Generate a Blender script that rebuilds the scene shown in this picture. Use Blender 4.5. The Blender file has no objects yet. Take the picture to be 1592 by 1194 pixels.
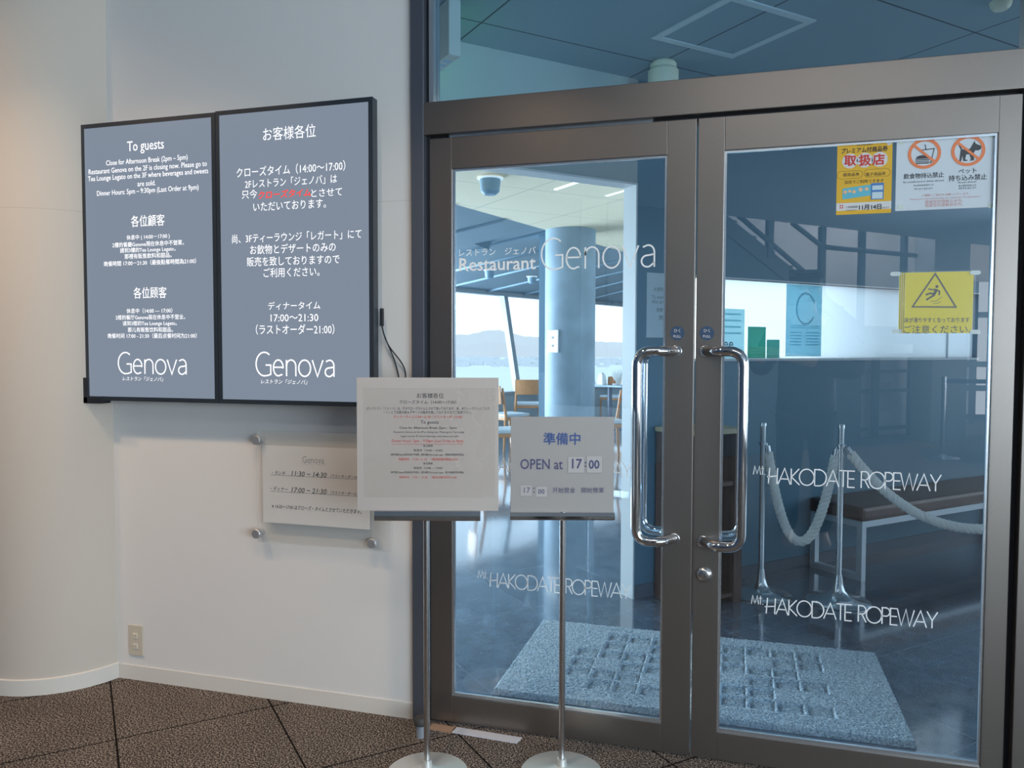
import bpy, bmesh, math, random
from mathutils import Vector, Matrix
random.seed(7)
PI = math.pi
SC = bpy.context.scene
COL = SC.collection

# ---------------------------------------------------------------- camera, world, lights, exposure
FPX, IW, IH = 1220.0, 1592, 1194
YAW, PITCH, ROLL = math.radians(16.0), math.radians(2.47), math.radians(0.14)
EYE = Vector((0, -2.475, 1.28))
FW = Vector((-math.sin(YAW)*math.cos(PITCH), math.cos(YAW)*math.cos(PITCH), -math.sin(PITCH)))
_r = Vector((math.cos(YAW), math.sin(YAW), 0)); _u = _r.cross(FW)
RT = _r*math.cos(ROLL) + _u*math.sin(ROLL)
UP = -_r*math.sin(ROLL) + _u*math.cos(ROLL)
cd = bpy.data.cameras.new('camera'); cam = bpy.data.objects.new('camera', cd); COL.objects.link(cam)
cd.sensor_fit = 'HORIZONTAL'; cd.sensor_width = 36; cd.lens = 36*FPX/IW; cd.clip_start = 0.02; cd.clip_end = 6000
m = Matrix.Identity(4)
for i in range(3):
    m[i][0] = RT[i]; m[i][1] = UP[i]; m[i][2] = -FW[i]; m[i][3] = EYE[i]
cam.matrix_world = m
SC.camera = cam

w = bpy.data.worlds.new('sky'); SC.world = w; w.use_nodes = True
nt = w.node_tree; bg = nt.nodes['Background']
tc = nt.nodes.new('ShaderNodeTexCoord'); sp = nt.nodes.new('ShaderNodeSeparateXYZ'); rp = nt.nodes.new('ShaderNodeValToRGB')
nt.links.new(tc.outputs['Generated'], sp.inputs[0]); nt.links.new(sp.outputs['Z'], rp.inputs[0]); nt.links.new(rp.outputs[0], bg.inputs[0])
rp.color_ramp.elements[0].position = 0.0; rp.color_ramp.elements[0].color = (0.97, 0.985, 1, 1)
rp.color_ramp.elements[1].position = 0.6; rp.color_ramp.elements[1].color = (0.72, 0.87, 1, 1)
bg.inputs[1].default_value = 2.1

def area(name, loc, target, sx, sy, power, color, spread=180):
    l = bpy.data.lights.new(name, 'AREA'); l.shape = 'RECTANGLE'; l.size = sx; l.size_y = sy; l.energy = power; l.color = color
    l.spread = math.radians(spread)
    o = bpy.data.objects.new(name, l); COL.objects.link(o); o.location = loc
    o.rotation_euler = (Vector(target)-Vector(loc)).to_track_quat('-Z', 'Y').to_euler()
    return o
# daylight through the lobby windows, the lobby's downlights and added fills, daylight through the restaurant windows
area('lobby_window_daylight', (4.7, -5.5, 1.6), (-1.5, -0.6, 2.0), 5.0, 2.2, 335, (0.74, 0.89, 1.0))
area('lobby_downlight', (-3.0, -1.10, 2.78), (-2.6, -0.35, 0.6), 0.09, 0.09, 4.6, (1.0, 0.66, 0.40), 115)
area('lobby_downlight', (-2.2, -1.15, 2.78), (-1.9, -0.40, 0.3), 0.09, 0.09, 5.4, (1.0, 0.72, 0.48), 95)
area('lobby_downlight', (-0.9, -1.25, 2.78), (-0.8, -0.55, 0.2), 0.09, 0.09, 4.0, (1.0, 0.74, 0.52), 95)
area('lobby_overhead_fill', (0.3, -2.13, 2.77), (0.3, -1.9, 0), 1.3, 0.12, 9, (1.0, 0.93, 0.85))  # added strip light, set where the door glass doesn't mirror it
area('lobby_back_fill', (1.9, -9.1, 4.9), (2.2, -9.9, 1.5), 4.0, 1.0, 720, (1.0, 0.98, 0.95))  # added fill over the stairwell so the back wall mirrors brighter
area('dining_window_daylight', (-7.2, 6.6, 1.3), (-1.2, 5.0, 1.7), 5.0, 1.5, 1300, (0.86, 0.94, 1.0))

SC.view_settings.view_transform = 'Standard'; SC.view_settings.look = 'None'
SC.view_settings.exposure = 0.0; SC.view_settings.gamma = 1.0; SC.view_settings.use_curve_mapping = False

# ---------------------------------------------------------------- helpers
def ray(px, py):
    return (FW*FPX + RT*(px-IW/2) - UP*(py-IH/2)).normalized()
def hit(px, py, n, d):
    """point where the view ray through a photo pixel meets the real plane n.p = d"""
    n = Vector(n); r = ray(px, py)
    return EYE + r*((d-n.dot(EYE))/n.dot(r))
S2 = math.sqrt(0.5)
def E(e1, e2, z=0.0):                       # the restaurant's grid, turned 45 degrees to the entrance
    return Vector(((e1-e2)*S2, (e1+e2)*S2, z))
def LV(e1, e2, z=0.0):                      # the same grid on the lobby side
    return Vector(((e1-e2)*S2, -(e1+e2)*S2, z))

class MB:
    def __init__(s): s.bm = bmesh.new()
    def poly(s, pts):
        return s.bm.faces.new([s.bm.verts.new(p) for p in pts])
    def prism(s, base, vec):
        vec = Vector(vec); a = [s.bm.verts.new(p) for p in base]; b = [s.bm.verts.new(Vector(p)+vec) for p in base]
        n = len(a); s.bm.faces.new(a[::-1]); s.bm.faces.new(b)
        for i in range(n): s.bm.faces.new([a[i], a[(i+1) % n], b[(i+1) % n], b[i]])
        return s
    def box(s, lo, hi, M=None, bev=0):
        x0, y0, z0 = lo; x1, y1, z1 = hi
        t = bmesh.new()
        v = [t.verts.new(p) for p in ((x0,y0,z0),(x1,y0,z0),(x1,y1,z0),(x0,y1,z0),(x0,y0,z1),(x1,y0,z1),(x1,y1,z1),(x0,y1,z1))]
        for f in ((3,2,1,0),(4,5,6,7),(0,1,5,4),(1,2,6,5),(2,3,7,6),(3,0,4,7)): t.faces.new([v[i] for i in f])
        if bev: bmesh.ops.bevel(t, geom=t.edges[:]+t.verts[:], offset=bev, segments=2, profile=0.6, affect='EDGES')
        if M is not None: bmesh.ops.transform(t, matrix=M, verts=t.verts[:])
        s.join(t); return s
    def join(s, t):
        mp = {v: s.bm.verts.new(v.co) for v in t.verts}
        for f in t.faces:
            try:
                nf = s.bm.faces.new([mp[v] for v in f.verts]); nf.smooth = f.smooth
            except ValueError: pass
        t.free()
    def tube(s, pts, r, seg=12, caps=True):
        pts = [Vector(p) for p in pts]; n = len(pts); rings = []
        rr = r if isinstance(r, (list, tuple)) else [r]*n
        up = None
        for i, p in enumerate(pts):
            d = (pts[min(i+1, n-1)]-pts[max(i-1, 0)]).normalized()
            if up is None:
                up = d.orthogonal().normalized()
            up = (up - d*up.dot(d)).normalized(); q = d.cross(up)
            rings.append([s.bm.verts.new(p+(up*math.cos(a)+q*math.sin(a))*rr[i]) for a in [2*PI*k/seg for k in range(seg)]])
        for i in range(n-1):
            for k in range(seg):
                f = s.bm.faces.new([rings[i][k], rings[i][(k+1) % seg], rings[i+1][(k+1) % seg], rings[i+1][k]]); f.smooth = True
        if caps: s.bm.faces.new(rings[0][::-1]); s.bm.faces.new(rings[-1])
        return s
    def lathe(s, prof, M=None, seg=32):
        """prof: (radius, height) from bottom to top, about local Z"""
        t = bmesh.new(); rings = []
        for r, z in prof:
            if r < 1e-6: rings.append([t.verts.new((0, 0, z))])
            else: rings.append([t.verts.new((r*math.cos(2*PI*k/seg), r*math.sin(2*PI*k/seg), z)) for k in range(seg)])
        for a, b in zip(rings, rings[1:]):
            for k in range(seg):
                k2 = (k+1) % seg
                if len(a) == 1 and len(b) == 1: continue
                if len(a) == 1: f = t.faces.new([a[0], b[k2], b[k]])
                elif len(b) == 1: f = t.faces.new([a[k], a[k2], b[0]])
                else: f = t.faces.new([a[k], a[k2], b[k2], b[k]])
                f.smooth = True
        if len(rings[0]) > 1: t.faces.new(rings[0][::-1])
        if len(rings[-1]) > 1: t.faces.new(rings[-1])
        if M is not None: bmesh.ops.transform(t, matrix=M, verts=t.verts[:])
        s.join(t); return s
    def build(s, name, mat, parent=None, sharp=35):
        me = bpy.data.meshes.new(name)
        bmesh.ops.recalc_face_normals(s.bm, faces=s.bm.faces[:])
        for e in s.bm.edges:
            if len(e.link_faces) == 2 and e.calc_face_angle(0) > math.radians(sharp): e.smooth = False
        s.bm.to_mesh(me); s.bm.free()
        o = bpy.data.objects.new(name, me); COL.objects.link(o)
        for mm in (mat if isinstance(mat, list) else [mat]): me.materials.append(mm)
        if parent is not None: adopt(o, parent)
        return o

BASE = {}
def adopt(o, parent):
    o.parent = parent
    o.matrix_parent_inverse = BASE.get(parent.name, parent.matrix_world).inverted()
def thing(name, label, cat, loc=(0, 0, 0), group=None):
    o = bpy.data.objects.new(name, None); COL.objects.link(o); o.location = loc; o.empty_display_size = 0.1
    BASE[o.name] = Matrix.Translation(Vector(loc))
    o['label'] = label; o['category'] = cat
    if group: o['group'] = group
    return o
def tag(o, label, cat, group=None, kind=None):
    o['label'] = label; o['category'] = cat
    if group: o['group'] = group
    if kind: o['kind'] = kind
    return o
def struct(o, label=None, cat=None):
    o['kind'] = 'structure'
    if label: o['label'] = label
    if cat: o['category'] = cat
    return o
def dup(root, M, label=None, group=None):
    """copy of a thing with its parts and sub-parts, moved by the world matrix M"""
    r = root.copy(); COL.objects.link(r)
    r.matrix_world = M @ BASE.get(root.name, root.matrix_world)
    BASE[r.name] = r.matrix_world.copy()
    if label: r['label'] = label
    if group: r['group'] = group
    def kids(src, dst):
        for ch in list(src.children):
            c = ch.copy(); COL.objects.link(c); c.parent = dst; kids(ch, c)
    kids(root, r)
    return r
def Tz(x, y, z=0, a=0): return Matrix.Translation((x, y, z)) @ Matrix.Rotation(a, 4, 'Z')
def bez(p0, p1, p2, p3, n=16):
    p0, p1, p2, p3 = map(Vector, (p0, p1, p2, p3))
    return [p0*(1-t)**3+p1*3*t*(1-t)**2+p2*3*t*t*(1-t)+p3*t**3 for t in [i/n for i in range(n+1)]]
def rounded(pts, rad, n=6):
    pts = [Vector(p) for p in pts]; out = [pts[0]]
    for a, b, c in zip(pts, pts[1:], pts[2:]):
        d1 = (a-b).normalized(); d2 = (c-b).normalized()
        p, q = b+d1*rad, b+d2*rad
        out += [p*(1-t)**2+b*2*t*(1-t)+q*t*t for t in [i/n for i in range(n+1)]]
    out.append(pts[-1]); return out

# ---------------------------------------------------------------- materials
MATS = {}
def mat(name, col, rough=0.5, metal=0.0, emit=None, es=1.0, spec=0.5, trans=0.0, noise=None, bump=None, coat=0.0, aniso=0.0, alpha=None):
    if name in MATS: return MATS[name]
    M = bpy.data.materials.new(name); M.use_nodes = True; n = M.node_tree; b = n.nodes['Principled BSDF']
    b.inputs['Base Color'].default_value = (*col, 1); b.inputs['Roughness'].default_value = rough; b.inputs['Metallic'].default_value = metal
    b.inputs['Specular IOR Level'].default_value = spec; b.inputs['Coat Weight'].default_value = coat
    b.inputs['Transmission Weight'].default_value = trans
    if emit: b.inputs['Emission Color'].default_value = (*emit, 1); b.inputs['Emission Strength'].default_value = es
    if noise:
        sc, amt = noise[0], noise[1]
        t = n.nodes.new('ShaderNodeTexCoord'); nz = n.nodes.new('ShaderNodeTexNoise'); nz.inputs['Scale'].default_value = sc; nz.inputs['Detail'].default_value = 5
        if len(noise) > 2:
            mp = n.nodes.new('ShaderNodeMapping'); mp.inputs['Scale'].default_value = noise[2]
            n.links.new(t.outputs['Object'], mp.inputs[0]); n.links.new(mp.outputs[0], nz.inputs['Vector'])
        else: n.links.new(t.outputs['Object'], nz.inputs['Vector'])
        r = n.nodes.new('ShaderNodeValToRGB'); n.links.new(nz.outputs[0], r.inputs[0])
        r.color_ramp.elements[0].position = 0.3; r.color_ramp.elements[1].position = 0.7
        r.color_ramp.elements[0].color = tuple(max(0, c*(1-amt)) for c in col)+(1,)
        r.color_ramp.elements[1].color = tuple(min(1, c*(1+amt)) for c in col)+(1,)
        n.links.new(r.outputs[0], b.inputs['Base Color'])
    if bump:
        t = n.nodes.new('ShaderNodeTexCoord'); nz = n.nodes.new('ShaderNodeTexNoise'); nz.inputs['Scale'].default_value = bump[0]; nz.inputs['Detail'].default_value = 3
        n.links.new(t.outputs['Object'], nz.inputs['Vector'])
        bp = n.nodes.new('ShaderNodeBump'); bp.inputs['Strength'].default_value = bump[1]; bp.inputs['Distance'].default_value = bump[2]
        n.links.new(nz.outputs[0], bp.inputs['Height']); n.links.new(bp.outputs[0], b.inputs['Normal'])
    MATS[name] = M; return M

def nd(n, kind, **kw):
    x = n.nodes.new(kind)
    for k, v in kw.items(): setattr(x, k, v)
    return x
def mathn(n, op, a, b=None):
    x = n.nodes.new('ShaderNodeMath'); x.operation = op
    for i, v in enumerate((a, b)):
        if v is None: continue
        if isinstance(v, (int, float)): x.inputs[i].default_value = v
        else: n.links.new(v, x.inputs[i])
    return x.outputs[0]
def grid_lines(n, pitch1, off1, pitch2, off2, wdt):
    """1 on the joint lines of a grid turned 45 degrees"""
    g = n.nodes.new('ShaderNodeNewGeometry'); s = n.nodes.new('ShaderNodeSeparateXYZ'); n.links.new(g.outputs['Position'], s.inputs[0])
    x, y = s.outputs[0], s.outputs[1]
    e1 = mathn(n, 'MULTIPLY', mathn(n, 'ADD', x, y), S2); e2 = mathn(n, 'MULTIPLY', mathn(n, 'SUBTRACT', y, x), S2)
    def line(e, p, o):
        f = mathn(n, 'FRACT', mathn(n, 'DIVIDE', mathn(n, 'SUBTRACT', e, o-100*p), p))
        return mathn(n, 'LESS_THAN', f, wdt/p)
    return mathn(n, 'MAXIMUM', line(e1, pitch1, off1), line(e2, pitch2, off2))
def mixc(n, fac, a, b):
    x = n.nodes.new('ShaderNodeMix'); x.data_type = 'RGBA'
    n.links.new(fac, x.inputs[0])
    for i, v in ((6, a), (7, b)):
        if isinstance(v, tuple): x.inputs[i].default_value = (*v, 1)
        else: n.links.new(v, x.inputs[i])
    return x.outputs[2]

def carpet_mat():
    M = bpy.data.materials.new('lobby_carpet'); M.use_nodes = True; n = M.node_tree; b = n.nodes['Principled BSDF']
    b.inputs['Roughness'].default_value = 1; b.inputs['Specular IOR Level'].default_value = 0.05
    g = n.nodes.new('ShaderNodeNewGeometry')
    nz = nd(n, 'ShaderNodeTexNoise'); nz.inputs['Scale'].default_value = 190; nz.inputs['Detail'].default_value = 3; nz.inputs['Roughness'].default_value = 0.7
    n.links.new(g.outputs['Position'], nz.inputs['Vector'])
    r = nd(n, 'ShaderNodeValToRGB'); n.links.new(nz.outputs[0], r.inputs[0])
    el = r.color_ramp.elements; el[0].position = 0.40; el[0].color = (0.010, 0.008, 0.009, 1); el[1].position = 0.62; el[1].color = (0.52, 0.45, 0.39, 1)
    e = el.new(0.5); e.color = (0.082, 0.068, 0.062, 1)
    big = nd(n, 'ShaderNodeTexNoise'); big.inputs['Scale'].default_value = 5; n.links.new(g.outputs['Position'], big.inputs['Vector'])
    k = mathn(n, 'ADD', mathn(n, 'MULTIPLY', big.outputs[0], 0.5), 0.75)
    sc = nd(n, 'ShaderNodeMix', data_type='RGBA', blend_type='MULTIPLY'); sc.inputs[0].default_value = 1
    cc = nd(n, 'ShaderNodeCombineColor')
    for i in range(3): n.links.new(k, cc.inputs[i])
    n.links.new(r.outputs[0], sc.inputs[6]); n.links.new(cc.outputs[0], sc.inputs[7])
    ln = grid_lines(n, 0.5, -1.664, 0.5, 0.583, 0.006)
    n.links.new(mixc(n, ln, sc.outputs[2], (0.012, 0.01, 0.01)), b.inputs['Base Color'])
    bp = nd(n, 'ShaderNodeBump'); bp.inputs['Strength'].default_value = 0.6; bp.inputs['Distance'].default_value = 0.004
    n.links.new(nz.outputs[0], bp.inputs['Height']); n.links.new(bp.outputs[0], b.inputs['Normal'])
    return M
def stone_mat():
    M = bpy.data.materials.new('restaurant_stone'); M.use_nodes = True; n = M.node_tree; b = n.nodes['Principled BSDF']
    g = n.nodes.new('ShaderNodeNewGeometry')
    nz = nd(n, 'ShaderNodeTexNoise'); nz.inputs['Scale'].default_value = 9; nz.inputs['Detail'].default_value = 8; nz.inputs['Roughness'].default_value = 0.65
    n.links.new(g.outputs['Position'], nz.inputs['Vector'])
    r = nd(n, 'ShaderNodeValToRGB'); n.links.new(nz.outputs[0], r.inputs[0])
    el = r.color_ramp.elements; el[0].position = 0.3; el[0].color = (0.058, 0.085, 0.12, 1); el[1].position = 0.72; el[1].color = (0.165, 0.225, 0.295, 1)
    ln = grid_lines(n, 0.62, 0.2, 0.62, 0.33, 0.006)
    n.links.new(mixc(n, ln, r.outputs[0], (0.19, 0.23, 0.28)), b.inputs['Base Color'])
    rr = nd(n, 'ShaderNodeMapRange'); n.links.new(nz.outputs[0], rr.inputs[0]); rr.inputs[3].default_value = 0.06; rr.inputs[4].default_value = 0.20
    n.links.new(rr.outputs[0], b.inputs['Roughness'])
    b.inputs['Specular IOR Level'].default_value = 0.9; b.inputs['Coat Weight'].default_value = 0.8; b.inputs['Coat Roughness'].default_value = 0.07
    bp = nd(n, 'ShaderNodeBump'); bp.inputs['Strength'].default_value = 0.10; bp.inputs['Distance'].default_value = 0.003
    n.links.new(nz.outputs[0], bp.inputs['Height']); n.links.new(bp.outputs[0], b.inputs['Normal'])
    return M
def panel_ceiling(name, col, dark):
    M = bpy.data.materials.new(name); M.use_nodes = True; n = M.node_tree; b = n.nodes['Principled BSDF']
    b.inputs['Roughness'].default_value = 0.8
    ln = grid_lines(n, 0.94, -0.26, 0.94, 0.27, 0.008)
    n.links.new(mixc(n, ln, tuple(col), tuple(dark)), b.inputs['Base Color'])
    return M
def seam_wall(name, col, zs):
    """painted wall panels with a hairline joint at height zs"""
    M = bpy.data.materials.new(name); M.use_nodes = True; n = M.node_tree; b = n.nodes['Principled BSDF']
    b.inputs['Roughness'].default_value = 0.7; b.inputs['Specular IOR Level'].default_value = 0.3
    g = n.nodes.new('ShaderNodeNewGeometry'); s = n.nodes.new('ShaderNodeSeparateXYZ'); n.links.new(g.outputs['Position'], s.inputs[0])
    f = mathn(n, 'LESS_THAN', mathn(n, 'ABSOLUTE', mathn(n, 'SUBTRACT', s.outputs[2], zs)), 0.0011)
    nz = nd(n, 'ShaderNodeTexNoise'); nz.inputs['Scale'].default_value = 2.5; nz.inputs['Detail'].default_value = 4
    n.links.new(g.outputs['Position'], nz.inputs['Vector'])
    r = nd(n, 'ShaderNodeValToRGB'); n.links.new(nz.outputs[0], r.inputs[0])
    r.color_ramp.elements[0].color = tuple(c*0.965 for c in col)+(1,); r.color_ramp.elements[1].color = (*col, 1)
    n.links.new(mixc(n, f, r.outputs[0], tuple(c*0.8 for c in col)), b.inputs['Base Color'])
    return M
def glass_mat(name, tint, refl, ior=1.5):
    """thin architectural glass: tinted see-through plus a mirror share on the outer faces"""
    M = bpy.data.materials.new(name); M.use_nodes = True; n = M.node_tree; n.nodes.remove(n.nodes['Principled BSDF'])
    out = n.nodes['Material Output']; t = nd(n, 'ShaderNodeBsdfTransparent'); t.inputs[0].default_value = (*tint, 1)
    gl = nd(n, 'ShaderNodeBsdfGlossy'); gl.inputs['Roughness'].default_value = 0.0; gl.inputs[0].default_value = (0.95, 0.97, 1, 1)
    lw = nd(n, 'ShaderNodeLayerWeight'); lw.inputs[0].default_value = 0.25
    g = n.nodes.new('ShaderNodeNewGeometry')
    f = mathn(n, 'ADD', mathn(n, 'MULTIPLY', lw.outputs['Fresnel'], 0.5), refl)
    f = mathn(n, 'MULTIPLY', f, mathn(n, 'SUBTRACT', 1.0, g.outputs['Backfacing']))
    mx = nd(n, 'ShaderNodeMixShader'); n.links.new(f, mx.inputs[0]); n.links.new(t.outputs[0], mx.inputs[1]); n.links.new(gl.outputs[0], mx.inputs[2])
    n.links.new(mx.outputs[0], out.inputs[0]); return M
def translucent_mat(name, col, share=0.6):
    M = bpy.data.materials.new(name); M.use_nodes = True; n = M.node_tree; n.nodes.remove(n.nodes['Principled BSDF'])
    out = n.nodes['Material Output']; t = nd(n, 'ShaderNodeBsdfTranslucent'); t.inputs[0].default_value = (*col, 1)
    d = nd(n, 'ShaderNodeBsdfDiffuse'); d.inputs[0].default_value = (*col, 1)
    mx = nd(n, 'ShaderNodeMixShader'); mx.inputs[0].default_value = share
    n.links.new(d.outputs[0], mx.inputs[1]); n.links.new(t.outputs[0], mx.inputs[2]); n.links.new(mx.outputs[0], out.inputs[0]); return M
def film_mat(name, tint, clear, rough=0.1):
    """clear plastic: mostly see-through with a soft gloss"""
    M = bpy.data.materials.new(name); M.use_nodes = True; n = M.node_tree; b = n.nodes['Principled BSDF']; out = n.nodes['Material Output']
    b.inputs['Base Color'].default_value = (*tint, 1); b.inputs['Roughness'].default_value = rough
    t = nd(n, 'ShaderNodeBsdfTransparent'); mx = nd(n, 'ShaderNodeMixShader'); mx.inputs[0].default_value = clear
    n.links.new(b.outputs[0], mx.inputs[1]); n.links.new(t.outputs[0], mx.inputs[2]); n.links.new(mx.outputs[0], out.inputs[0]); return M

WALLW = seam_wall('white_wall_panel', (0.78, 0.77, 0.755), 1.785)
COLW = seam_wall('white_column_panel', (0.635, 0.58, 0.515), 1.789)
SKIRT = mat('cream_skirting', (0.74, 0.71, 0.66), 0.6)
CARPET = carpet_mat(); STONE = stone_mat()
STEEL = mat('hairline_steel', (0.262, 0.238, 0.220), 0.38, 0.92, noise=(60, 0.05, (60, 60, 1)))
STEELD = mat('dark_hairline_steel', (0.16, 0.18, 0.22), 0.4, 0.7)
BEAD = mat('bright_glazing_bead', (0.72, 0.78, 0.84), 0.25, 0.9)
CHROME = mat('polished_chrome', (0.75, 0.75, 0.76), 0.07, 1.0)
SATIN = mat('satin_steel', (0.62, 0.62, 0.63), 0.25, 1.0)
GAP = mat('black_gap', (0.01, 0.013, 0.02), 0.7)
GLASS = glass_mat('door_glass', (0.81, 0.91, 0.985), 0.13)
GLASST = glass_mat('transom_glass', (0.78, 0.90, 0.96), 0.06)
CLEAR = glass_mat('window_glass', (0.97, 0.99, 1), 0.02)
BLACK = mat('black_plastic', (0.018, 0.022, 0.028), 0.35)
BEZEL = mat('dark_bezel', (0.03, 0.04, 0.052), 0.3)
SCREEN = mat('lit_screen', (0.01, 0.01, 0.012), 0.22, emit=(0.21, 0.255, 0.322), es=1.0)
SCRTXT = mat('lit_white_letters', (0.55, 0.55, 0.55), 0.3, emit=(0.92, 0.95, 1.0), es=0.95)
SCRRED = mat('lit_red_letters', (0.5, 0.03, 0.03), 0.3, emit=(0.83, 0.07, 0.055), es=0.9)
PAPER = mat('white_paper', (0.70, 0.69, 0.68), 0.75)
INK = mat('black_ink', (0.045, 0.045, 0.055), 0.7)
GREYINK = mat('grey_ink', (0.28, 0.28, 0.29), 0.7)
NAVY = mat('navy_ink', (0.045, 0.09, 0.26), 0.6)
REDINK = mat('red_ink', (0.62, 0.055, 0.05), 0.7)
VINYL = mat('frosted_vinyl', (0.90, 0.92, 0.93), 0.7)
ACRYL = film_mat('clear_acrylic', (0.80, 0.86, 0.86), 0.90, 0.05)
LAMIN = mat('laminated_paper', (0.52, 0.485, 0.46), 0.22, coat=0.3, noise=(3, 0.02))
BOARDW = mat('white_sign_board', (0.36, 0.35, 0.34), 0.45)
CREAMP = mat('cream_plastic', (0.62, 0.56, 0.46), 0.45)

# ---------------------------------------------------------------- lettering and flat artwork on a plane
class Frame:
    """a flat sheet standing upright: origin O, horizontal direction R, outward normal N"""
    def __init__(s, O, R):
        s.O = Vector(O); s.R = Vector(R).normalized(); s.N = s.R.cross(Vector((0, 0, 1))).normalized()
    def uv(s, px, py):
        p = hit(px, py, s.N, s.N.dot(s.O)) - s.O
        return Vector((p.dot(s.R), p.z))
    def w(s, u, v, off=0.0): return s.O + s.R*u + Vector((0, 0, v)) + s.N*off
    def rect(s, x0, y0, x1, y1):
        a = s.uv(x0, (y0+y1)/2); b = s.uv(x1, (y0+y1)/2); c = s.uv((x0+x1)/2, y0); d = s.uv((x0+x1)/2, y1)
        return a.x, d.y, b.x, c.y
_fc = bpy.data.curves.new('lettering_source', 'FONT'); _fo = bpy.data.objects.new('lettering_source', _fc)
def glyphs(body, off=0.0, shear=0.0):
    _fc.body = body; _fc.offset = off; _fc.shear = shear; _fc.resolution_u = 2
    me = bpy.data.meshes.new_from_object(_fo)
    vs = [Vector((v.co.x, v.co.y)) for v in me.vertices]; fs = [list(p.vertices) for p in me.polygons]
    bpy.data.meshes.remove(me); return vs, fs
def add_text(mb, fr, body, xl, xr, yc, off=0.0006, bold=0.0, shear=0.0, asp=None):
    cjk = any(ord(ch) > 0x2E80 for ch in body)
    vs, fs = glyphs(body, 0.0 if cjk else bold, shear)
    x0 = min(v.x for v in vs); x1 = max(v.x for v in vs); y0 = min(v.y for v in vs); y1 = max(v.y for v in vs)
    a = fr.uv(xl, yc); b = fr.uv(xr, yc); c = fr.uv((xl+xr)/2, yc)
    k = (b.x-a.x)/(x1-x0); ky = k*(asp or 1.0)
    sh = [(0, 0)]
    if cjk and bold > 0: sh = [(0, 0), (1, 0), (-1, 0), (0, 1), (0, -1)]
    for n_, (dx, dy) in enumerate(sh):
        o_ = off+n_*0.00003
        nv = [mb.bm.verts.new(fr.w(a.x+(v.x-x0+dx*bold)*k, c.y+(v.y-(y0+y1)/2+dy*bold)*ky, o_)) for v in vs]
        for f in fs:
            try: mb.bm.faces.new([nv[i] for i in f])
            except ValueError: pass
def text(fr, name, material, parent, lines, off=0.0006, **kw):
    mb = MB()
    for L in lines:
        d = dict(kw)
        if len(L) > 4: d.update(L[4])
        add_text(mb, fr, *L[:4], off=off, **d)
    return mb.build(name, material, parent)
def stroke(mb, fr, pts, wid, off, closed=False, d=0.0004):
    """flat band of even width along a 2-D polyline"""
    P = [Vector(p) for p in pts]; n = len(P)
    L, Rr = [], []
    for i in range(n):
        a = P[(i-1) % n] if (closed or i > 0) else None; b = P[(i+1) % n] if (closed or i < n-1) else None
        d1 = (P[i]-a).normalized() if a is not None else None; d2 = (b-P[i]).normalized() if b is not None else None
        if d1 is None: d1 = d2
        if d2 is None: d2 = d1
        t = (d1+d2)
        t = t.normalized() if t.length > 1e-6 else d1
        nn = Vector((-t.y, t.x)); c = max(0.5, nn.dot(Vector((-d1.y, d1.x))))
        L.append(mb.bm.verts.new(fr.w(*(P[i]+nn*wid/2/c), off))); Rr.append(mb.bm.verts.new(fr.w(*(P[i]-nn*wid/2/c), off)))
    for i in range(n if closed else n-1):
        j = (i+1) % n; mb.bm.faces.new([L[i], L[j], Rr[j], Rr[i]])
def arc(cx, cy, rx, ry, a0, a1, n=18):
    return [(cx+rx*math.cos(math.radians(a0+(a1-a0)*i/n)), cy+ry*math.sin(math.radians(a0+(a1-a0)*i/n))) for i in range(n+1)]
def disc(mb, fr, cx, cy, rx, ry, off, n=28):
    mb.poly([fr.w(cx+rx*math.cos(2*PI*i/n), cy+ry*math.sin(2*PI*i/n), off) for i in range(n)])
def flat(mb, fr, pts, off): mb.poly([fr.w(u, v, off) for u, v in pts])
def pxs(fr, pts): return [tuple(fr.uv(*p)) for p in pts]
def sheet(fr, r, name, material, parent, off, th):
    x0, z0, x1, z1 = r
    return MB().prism([fr.w(x0, z0, off), fr.w(x1, z0, off), fr.w(x1, z1, off), fr.w(x0, z1, off)], fr.N*th).build(name, material, parent)
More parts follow.
